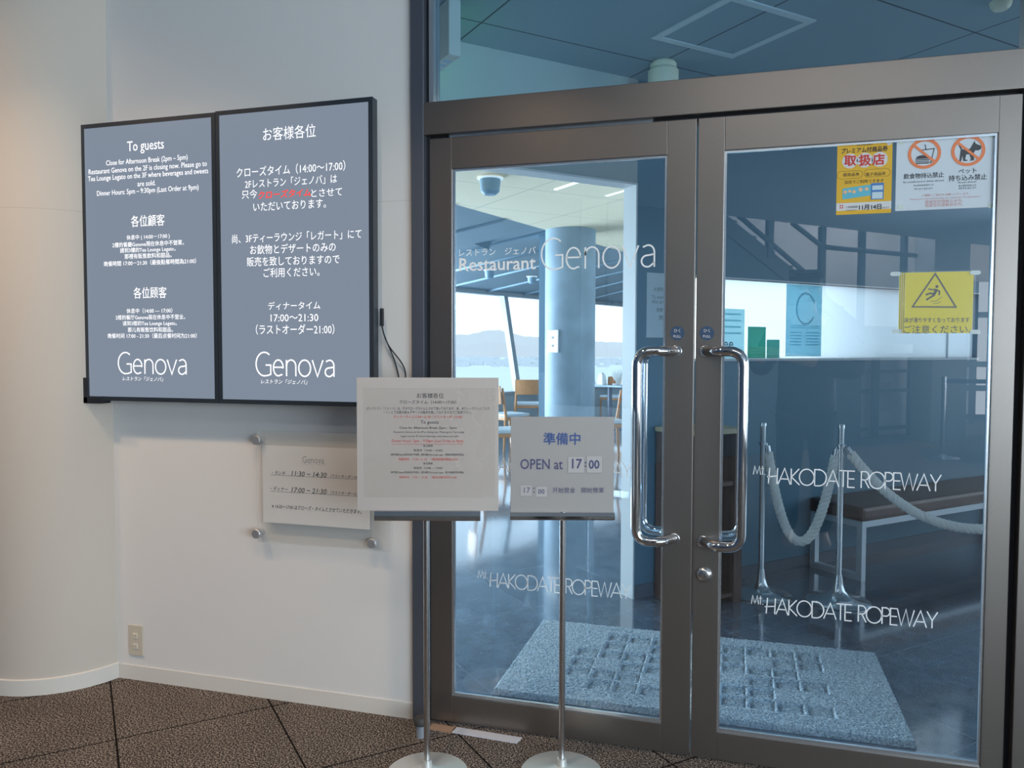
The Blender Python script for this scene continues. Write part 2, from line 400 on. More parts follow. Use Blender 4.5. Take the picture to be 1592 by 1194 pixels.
# thin geometric capitals (cap height 1) and the light humanist restaurant name
CAPS = {
 'H': (0.72, [[(0.10, 1), (0.02, 0)], [(0.64, 1), (0.60, 0)], [(-0.08, 0.42), (0.62, 0.50)]]),
 'A': (0.86, [[(0.0, 0), (0.43, 1), (0.82, 0)], [(0.14, 0.33), (0.69, 0.33)]]),
 'K': (0.62, [[(0.05, 1), (0.05, 0)], [(0.58, 1), (0.07, 0.48), (0.62, 0)]]),
 'O': (1.02, [arc(0.51, 0.5, 0.49, 0.5, 0, 360, 32)]),
 'D': (0.86, [[(0.05, 0), (0.05, 1), (0.32, 1)]+arc(0.32, 0.5, 0.5, 0.5, 90, -90)+[(0.05, 0)]]),
 'T': (0.56, [[(0.0, 1), (0.56, 1)], [(0.28, 1), (0.28, 0)]]),
 'E': (0.52, [[(0.5, 1), (0.05, 1), (0.05, 0), (0.5, 0)], [(0.05, 0.52), (0.47, 0.52)]]),
 'R': (0.58, [[(0.05, 0), (0.05, 1), (0.28, 1)]+arc(0.28, 0.745, 0.25, 0.255, 90, -90)+[(0.05, 0.49)], [(0.27, 0.49), (0.56, 0)]]),
 'P': (0.56, [[(0.05, 0), (0.05, 1), (0.28, 1)]+arc(0.28, 0.745, 0.25, 0.255, 90, -90)+[(0.05, 0.49)]]),
 'W': (1.06, [[(0.0, 1), (0.26, 0), (0.54, 1), (0.78, 0), (1.06, 1)]]),
 'Y': (0.66, [[(0.0, 1), (0.33, 0.46), (0.66, 1)], [(0.33, 0.46), (0.33, 0)]]),
 'M': (0.8, [[(0.0, 0), (0.14, 1), (0.4, 0.1), (0.66, 1), (0.8, 0)]]),
 't': (0.3, [[(0.14, 1), (0.14, 0.0)], [(0.0, 0.72), (0.3, 0.72)]]),
 '.': (0.14, [[(0.05, 0.0), (0.05, 0.1)]]),
 ' ': (0.42, [])}
GEN = {
 'G': (0.80, [arc(0.44, 0.5, 0.42, 0.5, 52, 270, 24)+[(0.60, 0.02), (0.76, 0.07), (0.76, 0.46), (0.50, 0.46)]]),
 'e': (0.60, [[(0.05, 0.37), (0.54, 0.37)]+arc(0.295, 0.345, 0.245, 0.335, 4, 300, 22)+[(0.50, 0.06)]]),
 'n': (0.58, [[(0.06, 0), (0.06, 0.68)], [(0.06, 0.42)]+arc(0.29, 0.43, 0.23, 0.25, 175, 0, 14)+[(0.52, 0)]]),
 'o': (0.66, [arc(0.33, 0.34, 0.29, 0.34, 0, 360, 28)]),
 'v': (0.52, [[(0.0, 0.68), (0.25, 0.0), (0.52, 0.68)]]),
 'a': (0.56, [[(0.10, 0.62)]+arc(0.28, 0.45, 0.20, 0.23, 110, 0, 12)+[(0.48, 0)], [(0.48, 0.40), (0.25, 0.36)]+arc(0.25, 0.185, 0.19, 0.18, 95, 300, 14)+[(0.48, 0.14)]])}
def strokes(mb, fr, font, body, u, v, h, wid, off, fit=None, gap=0.06, track=None):
    tot = sum(font[c][0] for c in body)+gap*(len(body)-1)
    k = (fit/tot) if fit else h
    x = u
    for c in body:
        wd, pl = font[c]
        for pts in pl: stroke(mb, fr, [(x+p[0]*k, v+p[1]*h) for p in pts], wid, off)
        x += (wd+gap)*k

# ---------------------------------------------------------------- lobby shell
YF = 0.0
M45 = Matrix(((S2, -S2, 0, 0), (-S2, -S2, 0, 0), (0, 0, 1, 0), (0, 0, 0, 1)))     # lobby grid to world
floor = struct(MB().box((-6, -14, -0.05), (6, 0.05, 0)).build('floor', CARPET))
wall_left = struct(MB().box((-2.45, 0, 0), (-1.057, 0.14, 2.8)).build('wall_left', WALLW))
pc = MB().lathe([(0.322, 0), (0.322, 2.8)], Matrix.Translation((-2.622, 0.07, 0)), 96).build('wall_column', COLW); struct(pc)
sk = MB().box((-2.45, -0.004, 0), (-1.057, 0.0, 0.056)).build('baseboard_left', SKIRT); struct(sk)
sk = MB().lathe([(0.323, 0), (0.329, 0), (0.329, 0.058), (0.323, 0.0605)], Matrix.Translation((-2.622, 0.07, 0)), 96).build('baseboard_column', SKIRT); struct(sk)
LCEIL = mat('lobby_ceiling_paint', (0.33, 0.39, 0.46), 0.8)
struct(MB().prism([(-6, 0.1, 2.8), (6, 0.1, 2.8), (6, -12.86, 2.8), (-6, -0.86, 2.8)], (0, 0, 0.1)).build('ceiling_lobby', LCEIL))
LWALL = mat('lobby_wall_blue_grey', (0.07, 0.12, 0.21), 0.8)
struct(MB().box((-6.1, -14, 0), (-6, 0.1, 2.8)).build('wall_lobby_left', LWALL))
struct(MB().box((-6, 0.0, 0), (-2.7, 0.12, 2.8)).build('wall_beyond_column', WALLW))
struct(MB().box((-2.5, 4.86, 2.9), (11.5, 4.95, 5.0), M45).build('wall_upper_fascia', LWALL))
GREYW = mat('pale_grey_wall', (0.86, 0.84, 0.81), 0.8)
struct(MB().box((3.4, 5.9, 0), (10.1, 6.0, 5.0), M45).build('wall_lobby_back', GREYW))
struct(MB().box((-2.5, 5.9, 0), (3.4, 6.0, 5.0), M45).build('wall_lobby_back_dark', LWALL))
struct(MB().box((0.95, 0.0, 0), (6, 0.12, 2.8)).build('wall_right', WALLW))

# lobby windows on the right, open to the sky
FRM = mat('lobby_window_frame', (0.25, 0.27, 0.30), 0.4, 0.6)
mb = MB(); mb.box((5.0, -14, 0), (5.12, 0, 0.5)); mb.box((5.0, -14, 2.45), (5.12, 0, 2.8))
for yy in (-14, -12, -9.8, -7.6, -5.4, -3.2, -1.0): mb.box((5.0, yy-0.05, 0.5), (5.12, yy+0.05, 2.45))
wl = mb.build('window_3', FRM); struct(wl)
mb = MB()
for y0, y1 in zip((-14, -12, -9.8, -7.6, -5.4, -3.2), (-12, -9.8, -7.6, -5.4, -3.2, -1.0)): mb.box((5.05, y0+0.05, 0.5), (5.056, y1-0.05, 2.45))
mb.build('window_pane', CLEAR, wl)

# ---------------------------------------------------------------- entrance frame (trim), transom and two doors
LJ0, LJ1 = -1.057, -1.012
ZL, ZH0, ZH1 = 1.984, 1.993, 2.10
mb = MB(); mb.box((LJ0, -0.02, 0), (LJ1, 0.10, 2.8), bev=0.002); struct(mb.build('trim_1', STEELD))
mb = MB(); mb.box((LJ1, 0.008, 0), (-1.000, 0.10, 2.8)); struct(mb.build('trim_2', GAP))
mb = MB(); mb.box((-1.012, -0.018, ZH0), (0.95, 0.10, ZH1), bev=0.002); struct(mb.build('trim_3', STEEL))
mb = MB(); mb.box((0.756, -0.018, 0), (0.95, 0.10, ZH0), bev=0.002); mb.box((0.756, -0.018, ZH1), (0.95, 0.1, 2.8)); struct(mb.build('trim_4', STEEL))
mb = MB(); mb.box((0.741, 0.012, 0), (0.756, 0.10, ZH0)); mb.box((-1.0, 0.02, ZL+0.001), (0.741, 0.09, ZH0)); struct(mb.build('trim_5', GAP))
struct(MB().box((-0.93, 0.004, ZL+0.001), (-0.26, 0.02, ZH0)).build('header_light_strip', BEAD))  # added pale strip, stands in for the line of light under the header
tr = MB().box((-0.985, 0.03, ZH1), (0.756, 0.036, 2.8)).build('window_1', GLASST); struct(tr)
fr_ = MB().box((-1.0, 0.0, ZH1), (-0.985, 0.06, 2.8)).build('window_frame', BEAD, tr)

def door(name, x0, x1, gx0, gx1, gz0, gz1):
    g = MB().box((gx0-0.004, 0.016, gz0-0.004), (gx1+0.004, 0.022, gz1+0.004)).build('glass_pane', GLASS)
    d = MB(); d.box((x0, 0, 0.008), (gx0, 0.04, ZL), bev=0.0015)
    root = d.build(name, STEEL); struct(root)
    g2 = MB().box((gx1, 0, 0.008), (x1, 0.04, ZL), bev=0.0015).build('stile', STEEL, root)
    MB().box((gx0, 0, gz1), (gx1, 0.04, ZL), bev=0.0015).build('top_rail', STEEL, root)
    MB().box((gx0, 0, 0.008), (gx1, 0.04, gz0), bev=0.0015).build('bottom_rail', STEEL, root)
    adopt(g, root)
    b = MB(); t = 0.007
    b.box((gx0, 0.006, gz0), (gx0+t, 0.0158, gz1)); b.box((gx1-t, 0.006, gz0), (gx1, 0.0158, gz1))
    b.box((gx0+t, 0.006, gz0), (gx1-t, 0.0158, gz0+t*1.6)); b.box((gx0+t, 0.006, gz1-t), (gx1-t, 0.0158, gz1))
    b.build('glazing_bead', BEAD, root)
    return root
DL = door('door_1', -0.998, -0.128, -0.920, -0.215, 0.098, 1.881)
DR = door('door_2', -0.123, 0.740, -0.045, 0.684, 0.094, 1.883)
def handle(root, x0, s, zt, zb):
    for name, ys, yb in (('handle', -1, 0.0), ('inner_handle', 1, 0.04)):
        p = [(x0, yb-ys*0.01, zt), (x0+s*0.035, yb+ys*0.052, zt), (x0+s*0.112, yb+ys*0.062, zt),
             (x0+s*0.112, yb+ys*0.062, zb), (x0+s*0.035, yb+ys*0.052, zb), (x0, yb-ys*0.01, zb)]
        a = rounded([p[0], p[1], p[2]], 0.018, 5)[:-1]
        b = rounded([p[1]if False else a[-1], p[2], p[3], p[4]], 0.045, 8)[1:-1]
        c = rounded([p[3], p[4], p[5]], 0.018, 5)[1:]
        pts = a + b + c
        hd = MB().tube(pts, 0.0155, 16).build(name, CHROME, root)
        for z in (zt, zb):
            MB().lathe([(0.0178, 0), (0.0178, 0.002), (0.016, 0.003)], Matrix.Translation((x0, yb, z)) @ Matrix.Rotation(-ys*PI/2, 4, 'X'), 24).build('flange', SATIN, hd)
handle(DL, -0.182, -1, 1.278, 0.692)
handle(DR, -0.094, 1, 1.278, 0.690)
FD = Frame((0, 0, 0), (1, 0, 0))            # outer face of the door frames
FG = Frame((0, 0.016, 0), (1, 0, 0))        # outer face of the door glass
LK = FD.uv(1095, 893)
lk = MB().lathe([(0.023, 0), (0.023, 0.006), (0.018, 0.012), (0.013, 0.014), (0, 0.014)], Matrix.Translation((LK.x, 0, LK.y)) @ Matrix.Rotation(PI/2, 4, 'X'), 28).build('lock_cylinder', SATIN, DR)
MB().box((LK.x-0.0012, -0.0152, LK.y-0.005), (LK.x+0.0012, -0.0142, LK.y+0.005)).build('keyhole', GAP, lk)
LABEL_NAVY = mat('navy_label', (0.045, 0.085, 0.16), 0.4)
for root, px in ((DL, 1053), (DR, 1099)):
    c = FD.uv(px, 518)
    mb = MB(); mb.lathe([(0.0215, 0), (0.0215, 0.001)], Matrix.Translation((c.x, 0, c.y)) @ Matrix.Rotation(PI/2, 4, 'X'), 36)
    lb = mb.build('pull_label', LABEL_NAVY, root)
    text(FD, 'lettering', SCRTXT if False else PAPER, lb, [('ひく', px-5, px+5, 514, dict(bold=0.01)), ('PULL', px-6, px+6, 523, dict(bold=0.01))], off=0.0015)

# vinyl lettering on the glass
mb = MB()
add_text(mb, FG, 'レストラン　ジェノバ', 714, 833, 391, bold=0.005, asp=1.0)
add_text(mb, FG, 'Restaurant', 714, 833, 410, bold=0.012, asp=1.0)
gx0 = FG.uv(841, 418).x; gx1 = FG.uv(1021, 412).x
strokes(mb, FG, GEN, 'Genova', gx0, FG.uv(935, 417).y, 0.100, 0.0052, 0.0007, fit=gx1-gx0, gap=0.045)
mb.build('glass_lettering', VINYL, DL)
def ropeway(mb, xe, zb):
    h = 0.0485
    strokes(mb, FG, CAPS, 'HAKODATE ROPEWAY', xe-0.472, zb, h, 0.0034, 0.0007, fit=0.472, gap=-0.035)
    strokes(mb, FG, CAPS, 'Mt.', xe-0.515, zb+0.026, 0.026, 0.0024, 0.0007, fit=0.036, gap=0.06)
mb = MB(); ropeway(mb, -0.318, FG.uv(976, 743).y); ropeway(mb, -0.318, FG.uv(974, 931).y); mb.build('glass_lettering', VINYL, DL)
xr = FG.uv(1463, 750).x
mb = MB(); ropeway(mb, xr, FG.uv(1330, 758).y); ropeway(mb, xr, FG.uv(1330, 966).y); mb.build('glass_lettering', VINYL, DR)

# ---------------------------------------------------------------- two wall displays
def genova(fr, mat_, parent, xl, xr, yb, h, sub, sy, wid=0.0042):
    mb = MB(); a = fr.uv(xl, yb).x; b = fr.uv(xr, yb).x
    strokes(mb, fr, GEN, 'Genova', a, fr.uv((xl+xr)/2, yb).y, h, wid, 0.0009, fit=b-a, gap=0.045)
    mb.build('logo_lettering', mat_, parent)
    text(fr, 'lettering', mat_, parent, [(sub[0], sub[1], sub[2], sy, dict(shear=0.2))], off=0.0009)
def monitor(x0, x1, z0, z1, label):
    t = thing('wall_display', label, 'display screen', ((x0+x1)/2, 0, z0), 'portrait notice displays')
    b = 0.0155
    MB().box((x0+0.06, -0.055, z0+0.12), (x1-0.06, -0.002, z1-0.12)).build('wall_mount', BLACK, t)
    MB().box((x0, -0.09, z0), (x1, -0.055, z1), bev=0.002).build('body', BEZEL, t)
    mb = MB(); y0, y1 = -0.0915, -0.0895
    mb.box((x0, y0, z0), (x1, y1, z0+b)); mb.box((x0, y0, z1-b), (x1, y1, z1)); mb.box((x0, y0, z0+b), (x0+b, y1, z1-b)); mb.box((x1-b, y0, z0+b), (x1, y1, z1-b))
    mb.build('bezel', BEZEL, t)
    MB().box((x0+b, -0.0905, z0+b), (x1-b, -0.0898, z1-b)).build('screen', SCREEN, t)
    return t
T1 = monitor(-2.345, -1.766, 1.089, 2.107, 'left wall display headed To guests, with a corner bracket at its foot')
T2 = monitor(-1.764, -1.162, 1.089, 2.110, 'right wall display in Japanese with one line of red characters')
FT = Frame((0, -0.0906, 0), (1, 0, 0))
text(FT, 'lettering', SCRTXT, T1, [
 ('To guests', 198, 255, 228, dict(asp=1.25)),
 ('Close for Afternoon Break (2pm – 5pm)', 165, 292, 250, dict(asp=1.2)),
 ('Restaurant Genova on the 2F is closing now. Please go to', 138, 322, 262, dict(asp=1.2)),
 ('Tea Lounge Legato on the 3F where beverages and sweets', 137, 324, 273, dict(asp=1.2)),
 ('are sold.', 214, 242, 285, dict(asp=1.15)),
 ('Dinner Hours: 5pm – 9:30pm (Last Order at 9pm)', 151, 309, 297, dict(asp=1.2)),
 ('各位顧客', 204, 256, 343, dict(asp=1.2)),
 ('休息中 ( 14:00－17:00 )', 197, 264, 368.5), ('2樓的餐廳Genova現在休息中不營業，', 175, 286, 379),
 ('請到3樓的Tea Lounge Legato，', 187, 273, 388.5), ('那裡有販售飲料和甜品。', 194, 267, 397.5), ('晚餐時間 17:00－21:30（最後點餐時間為21:00）', 162, 305, 408),
 ('各位顾客', 208, 259, 455, dict(asp=1.2)),
 ('休息中（14:00 — 17:00）', 197, 268, 483), ('2楼的餐厅Genova现在休息中不营业。', 180, 288, 493), ('请到3楼的Tea Lounge Legato。', 191, 275, 503),
 ('那儿有贩售饮料和甜品。', 199, 269, 512.5), ('晚餐时间 17:00 - 21:30（最后点餐时间为21:00）', 168, 306, 522)], off=0.0009, bold=0.004)
genova(FT, SCRTXT, T1, 184, 292, 581.5, 0.078, ('レストラン「ジェノバ」', 191, 254), 589, 0.0048)
text(FT, 'lettering', SCRTXT, T2, [
 ('お客様各位', 409, 491, 206, dict(asp=1.15)), ('クローズタイム（14:00～17:00）', 368, 537, 263, dict(asp=1.2)), ('2Fレストラン「ジェノバ」は', 381, 524, 282, dict(asp=1.2)),
 ('只今', 376, 400, 302), ('とさせて', 484, 532, 299), ('いただいております。', 394, 507, 319, dict(asp=1.15)),
 ('尚、3Fティーラウンジ「レガート」にて', 361, 562, 367.5, dict(asp=1.2)), ('お飲物とデザートのみの', 389, 522, 386, dict(asp=1.15)), ('販売を致しておりますので', 384, 528, 405, dict(asp=1.15)),
 ('ご利用ください。', 410, 497, 423, dict(asp=1.15)), ('ディナータイム', 417, 498, 475), ('17:00～21:30', 421, 495, 494), ('（ラストオーダー21:00）', 398, 520, 512, dict(asp=1.2))], off=0.0009, bold=-0.004)
text(FT, 'red_lettering', SCRRED, T2, [('クローズタイム', 402, 483, 301, dict(bold=0.025, shear=0.12))], off=0.0009)['label'] = 'red characters in the third line'
genova(FT, SCRTXT, T2, 398, 522, 585, 0.082, ('レストラン「ジェノバ」', 406, 478), 593.5, 0.0050)
br = MB(); x, z = -2.345, 1.089
br.box((x-0.012, -0.100, z-0.012), (x+0.016, -0.05, z+0.085), bev=0.003); br.box((x-0.012, -0.100, z-0.012), (x+0.075, -0.05, z+0.014), bev=0.003)
br.build('corner_bracket', BLACK, T1)
cb = thing('hanging_cable', 'thin black cables dangling from the side of the right wall display', 'cable', (-1.145, -0.04, 1.39))
mb = MB(); mb.box((-1.160, -0.05, 1.36), (-1.150, -0.035, 1.42), bev=0.002); mb.build('cable_plug', BLACK, cb)
for cpts in (((-1.155, -0.043, 1.37), (-1.15, -0.03, 1.24), (-1.04, -0.012, 1.26), (-1.10, -0.01, 1.13)),
             ((-1.155, -0.043, 1.36), (-1.15, -0.02, 1.28), (-1.09, -0.008, 1.24), (-1.105, -0.01, 1.06))):
    MB().tube(bez(*cpts, n=20), 0.0024, 8).build('wire', BLACK, cb)

# ---------------------------------------------------------------- acrylic hours plate on the wall
t = thing('hours_plate', 'clear acrylic wall plate listing lunch and dinner hours on white paper', 'notice', (-1.37, 0, 0.6))
FA = Frame((0, -0.030, 0), (1, 0, 0)); FA2 = Frame((0, -0.026, 0), (1, 0, 0))
r = (-1.652, 0.588, -1.130, 0.990)
sheet(FA, r, 'front_plate', ACRYL, t, 0, 0.003); sheet(FA, (r[0]+0.006, r[1]-0.004, r[2]+0.008, r[3]), 'back_plate', ACRYL, t, -0.014, 0.003)
pr = FA.rect(407.5, 692, 574, 825)
ph = sheet(FA, (pr[0], 0.659, pr[2], 0.938), 'paper', PAPER, t, -0.005, 0.001)
FP = Frame((0, -0.0258, 0), (1, 0, 0))
text(FP, 'lettering', GREYINK, ph, [('Genova', 470, 504, 715, dict(asp=1.2)), ('レストラン　ジェノバ', 469, 507, 721.5)], off=0.0006)
text(FP, 'lettering', INK, ph, [('・ランチ', 423, 444, 735.5, dict(shear=0.2, bold=0.018)), ('11:30 − 14:30', 453, 508, 737.5, dict(bold=0.018, shear=0.2)), ('（ラストオーダー14:00）', 514, 563, 741, dict(shear=0.2, bold=0.015)),
 ('・ディナー', 421, 448, 760, dict(shear=0.2, bold=0.018)), ('17:00 − 21:30', 453, 508, 763, dict(bold=0.018, shear=0.2)), ('（ラストオーダー21:00）', 514, 563, 767, dict(shear=0.2, bold=0.015)),
 ('※ 14:30～17:00 はクローズ・タイムとさせていただきます。', 423, 562, 791, dict(shear=0.2, asp=1.25, bold=0.02))], off=0.0006)
mb = MB()
for ya, yb_ in ((738, 746), (764, 772)): stroke(mb, FP, [(FP.uv(421, ya).x, FP.uv(495, (ya+yb_)/2).y), (FP.uv(568, yb_).x, FP.uv(495, (ya+yb_)/2).y)], 0.0012, 0.0006)
mb.build('underline', INK, ph)
for px, py in ((401, 684), (401, 829), (580, 844), (580, 697)):
    c = FA.uv(px, py)
    MB().lathe([(0.012, 0), (0.012, 0.03), (0.0175, 0.031), (0.0175, 0.043), (0.015, 0.046), (0, 0.046)], Matrix.Translation((c.x, 0, c.y)) @ Matrix.Rotation(PI/2, 4, 'X'), 24).build('standoff_screw', mat('brushed_screw', (0.55, 0.56, 0.58), 0.4, 0.7), t)

# wall outlet
a = FD.uv(201, 970); b = FD.uv(224, 1020)
t = thing('wall_outlet', 'cream electrical outlet plate low on the wall beside the column', 'outlet', ((a.x+b.x)/2, 0, b.y))
MB().box((a.x, -0.006, b.y), (b.x, 0, a.y), bev=0.003).build('plate', CREAMP, t)
for zz in (0.66, 0.32):
    zc = b.y+(a.y-b.y)*zz; xc = (a.x+b.x)/2
    s = MB().box((xc-0.011, -0.010, zc-0.010), (xc+0.011, -0.006, zc+0.010), bev=0.002).build('socket', mat('ivory_socket', (0.74, 0.69, 0.58), 0.4), t)
    mb = MB()
    for dx in (-0.004, 0.004): mb.box((xc+dx-0.0008, -0.0103, zc-0.004), (xc+dx+0.0008, -0.0099, zc+0.004))
    mb.build('slot', GAP, s)

# ---------------------------------------------------------------- sign stands
def sign_stand(name, label, base, R, ztop_pole, bar, rbase):
    x, y = base
    t = thing(name, label, 'sign stand', (x, y, 0), 'pole sign stands in front of the door')
    MB().lathe([(rbase, 0), (rbase, 0.005), (rbase*0.985, 0.009), (rbase*0.6, 0.016), (0.035, 0.022), (0.016, 0.030), (0.0135, 0.05), (0, 0.05)], Matrix.Translation((x, y, 0)), 64).build('base', mat('pale_satin_disc', (0.72, 0.74, 0.72), 0.38, 0.6), t)
    MB().tube([(x, y, 0.03), (x, y, ztop_pole)], 0.0095, 20).build('pole', SATIN, t)
    return t
RS = Vector((math.cos(YAW), math.sin(YAW), 0))
def clamp(fr, r, parent):
    x0, z0, x1, z1 = r
    mb = MB()
    prof = [(0.012, z0), (0.016, z0+0.004), (0.016, z0+(z1-z0)*0.55), (0.010, z1), (0.0045, z1), (0.0045, z0+0.012), (-0.004, z0+0.012), (-0.004, z1), (-0.010, z1), (-0.012, z0)]
    mb.prism([fr.w(x0, z, n) for n, z in prof], fr.R*(x1-x0))
    return mb.build('clamp_bar', CHROME, parent)
B1 = hit(664, 1206, (0, 0, 1), 0); B2 = hit(873, 1204, (0, 0, 1), 0)
F1 = Frame((B1.x, B1.y, 0), RS); F2 = Frame((B2.x, B2.y, 0), RS)
S1 = sign_stand('sign_stand', 'chrome pole sign stand holding a wide laminated closing notice', (B1.x, B1.y), RS, 0.80, None, 0.125)
cz = F1.rect(583, 794, 747, 808.5); clamp(F1, cz, S1)
S2_ = sign_stand('sign_stand', 'chrome pole sign stand holding a square OPEN at 17:00 board', (B2.x, B2.y), RS, 0.80, None, 0.125)
cz2 = F2.rect(793, 796, 955, 807.5); clamp(F2, cz2, S2_)
pl = F1.rect(555, 587, 775, 794)
t = thing('laminated_notice', 'wide laminated closing notice with red and black lines, held on the pole stand', 'notice', F1.w((pl[0]+pl[2])/2, pl[1]))
sh = sheet(F1, pl, 'sheet', LAMIN, t, -0.0035, 0.0032)
FL1 = Frame(F1.w(0, 0, -0.0002), RS)
mb = MB()
for v in (0.02, 0.05): pass
text(FL1, 'lettering', INK, sh, [
 ('お客様各位', 648, 690, 615), ('クローズタイム（14:00～17:00）', 621, 709, 625),
 ('2Fレストラン「ジェノバ」は、只今クローズタイムとさせて頂いております。尚、3Fティーラウンジ「レガ', 570, 761, 635, dict(asp=1.3)), ('ート」にてお飲み物＆デザートの販売を致しておりますのでご利用下さい。', 596, 733, 641, dict(asp=1.2)),
 ('To guests', 654, 682, 657), ('Close for Afternoon Break (2pm – 5pm)', 621, 710, 665.5), ('Restaurant Genova on the 2F is closing now. Please go to Tea Lounge', 612, 722, 672), ('Legato on the 3F where beverages and sweets are sold.', 623, 713, 678.5),
 ('各位顧客', 658, 673, 693), ('休息中（14:00－17:00）', 643, 688, 700), ('2樓的餐廳Genova現在休息中不營業，請到3樓的Tea Lounge Legato，那裡有販售飲料和甜品。', 607, 722, 707, dict(asp=1.3)),
 ('各位顾客', 658, 673, 720.5), ('休息中（14:00 － 17:00）', 643, 688, 727.5), ('2楼的餐厅Genova现在休息中不营业，请到3楼的Tea Lounge Legato，那儿有贩售饮料和甜品。', 607, 722, 734.5, dict(asp=1.3))], off=0.0006)
text(FL1, 'red_lettering', REDINK, sh, [('ディナータイム17:00～21:30（ラストオーダー21:00）', 612, 719, 648, dict(asp=1.15)), ('Dinner Hours: 5pm – 9:30pm (Last Order at 9pm)', 609, 720, 686, dict(asp=1.1)),
 ('晚餐時間　17:00－21:30　（最後點餐時間為21:00）', 620, 712, 714), ('晚餐时间　17:00 － 21:30　（最后点餐时间为21:00）', 621, 710, 742)], off=0.0006)['label'] = 'red lines of print'
mb = MB(); stroke(mb, FL1, [tuple(FL1.uv(609, 690.5)), tuple(FL1.uv(720, 690.5))], 0.0008, 0.0006); mb.build('underline', REDINK, sh)
film = film_mat('laminate_film', (0.92, 0.92, 0.9), 0.55, 0.12)
mb = MB(); x0, z0, x1, z1 = pl
nx, nz_ = 24, 24
rows = []
for j in range(nz_+1):
    row = []
    for i in range(nx+1):
        u = x0+0.02+(x1-x0-0.03)*i/nx; v = z0+0.04+(z1-z0-0.07)*j/nz_
        wv = 0.0034+0.0022*math.sin(i*1.3+math.sin(j*0.8)*1.5)*max(0, (i/nx-0.45))*2+0.0006*math.sin(j*1.1+i*0.4)*max(0, i/nx-0.3)
        row.append(mb.bm.verts.new(F1.w(u, v, wv)))
    rows.append(row)
for j in range(nz_):
    for i in range(nx):
        f = mb.bm.faces.new([rows[j][i], rows[j][i+1], rows[j+1][i+1], rows[j+1][i]]); f.smooth = True
mb.build('clear_sleeve', glass_mat('sleeve_film', (0.98, 0.975, 0.965), 0.05), t)
bd = F2.rect(794, 648, 954.5, 800)
t = thing('open_hours_board', 'white square board reading OPEN at 17:00, held on the pole stand', 'sign', F2.w((bd[0]+bd[2])/2, bd[1]))
sh = sheet(F2, bd, 'board', BOARDW, t, -0.003, 0.0028)
FL2 = Frame(F2.w(0, 0, -0.0002), RS)
text(FL2, 'lettering', NAVY, sh, [('準備中', 845, 902, 682, dict(bold=0.022))], off=0.0006)
text(FL2, 'lettering', mat('violet_ink', (0.07, 0.07, 0.17), 0.6), sh, [('OPEN at', 809, 875, 721.5, dict(bold=0.006, asp=1.25)), ('17', 889, 905, 721, dict(bold=0.02, asp=1.1)), (':', 909, 911.5, 722, dict(bold=0.02)), ('00', 915, 932, 722, dict(bold=0.025, asp=1.1)),
 ('17', 814.5, 824, 762), (':', 829, 831, 762), ('00', 836.5, 846.5, 764, dict(bold=0.01)), ('开始营业', 859, 894, 762), ('開始營業', 904, 939, 762)], off=0.0012)
TAB = mat('white_number_card', (0.45, 0.44, 0.435), 0.4)
for x0, y0, x1, y1 in ((883, 710, 908.5, 735), (912, 709, 936.5, 735), (809, 754, 827, 771), (833, 756, 851, 772.5)):
    rr = FL2.rect(x0, y0, x1, y1); sheet(FL2, rr, 'number_card', TAB, sh, 0.0001, 0.0008)
    mb = MB(); stroke(mb, FL2, [(rr[0], rr[1]), (rr[2], rr[1]), (rr[2], rr[3]), (rr[0], rr[3])], 0.0009, 0.0010, closed=True); mb.build('card_outline', GREYINK, sh)

# door stop on the floor and tape under the door
c = hit(655, 1145, (0, 0, 1), 0)
t = thing('door_stop', 'small floor door stop with dark rubber cap beside the door frame', 'door stop', (c.x, c.y, 0))
MB().lathe([(0.017, 0), (0.0165, 0.042), (0, 0.042)], Matrix.Translation((c.x, c.y, 0)), 24).build('post', mat('grey_stop_metal', (0.36, 0.41, 0.47), 0.4, 0.4), t)
MB().lathe([(0.023, 0.042), (0.025, 0.048), (0.025, 0.058), (0.020, 0.066), (0, 0.067)], Matrix.Translation((c.x, c.y, 0)), 24).build('rubber_cap', mat('dark_rubber', (0.05, 0.05, 0.05), 0.7), t)
mb = MB(); mb.prism([(-0.90, -0.056, 0.0), (-0.672, -0.066, 0.0), (-0.665, -0.026, 0.0), (-0.895, -0.018, 0.0)], (0, 0, 0.003))
tag(mb.build('threshold_tape', mat('pale_tape', (0.62, 0.66, 0.74), 0.45)), 'strip of pale tape on the carpet under the left door', 'tape')
mb = MB(); mb.prism([(-0.985, -0.055, 0.0), (-0.905, -0.06, 0.0), (-0.902, -0.018, 0.0), (-0.985, -0.015, 0.0)], (0, 0, 0.0025))
tag(mb.build('torn_tape', mat('brown_tape', (0.36, 0.24, 0.17), 0.6)), 'torn brownish tape remnant beside the pale tape strip', 'tape')

# ---------------------------------------------------------------- posters on the right door glass
FS = Frame((0, 0.0145, 0), (1, 0, 0))
def up_(fr, pts, off, mb): mb.poly([fr.w(*fr.uv(*p), off) for p in pts])
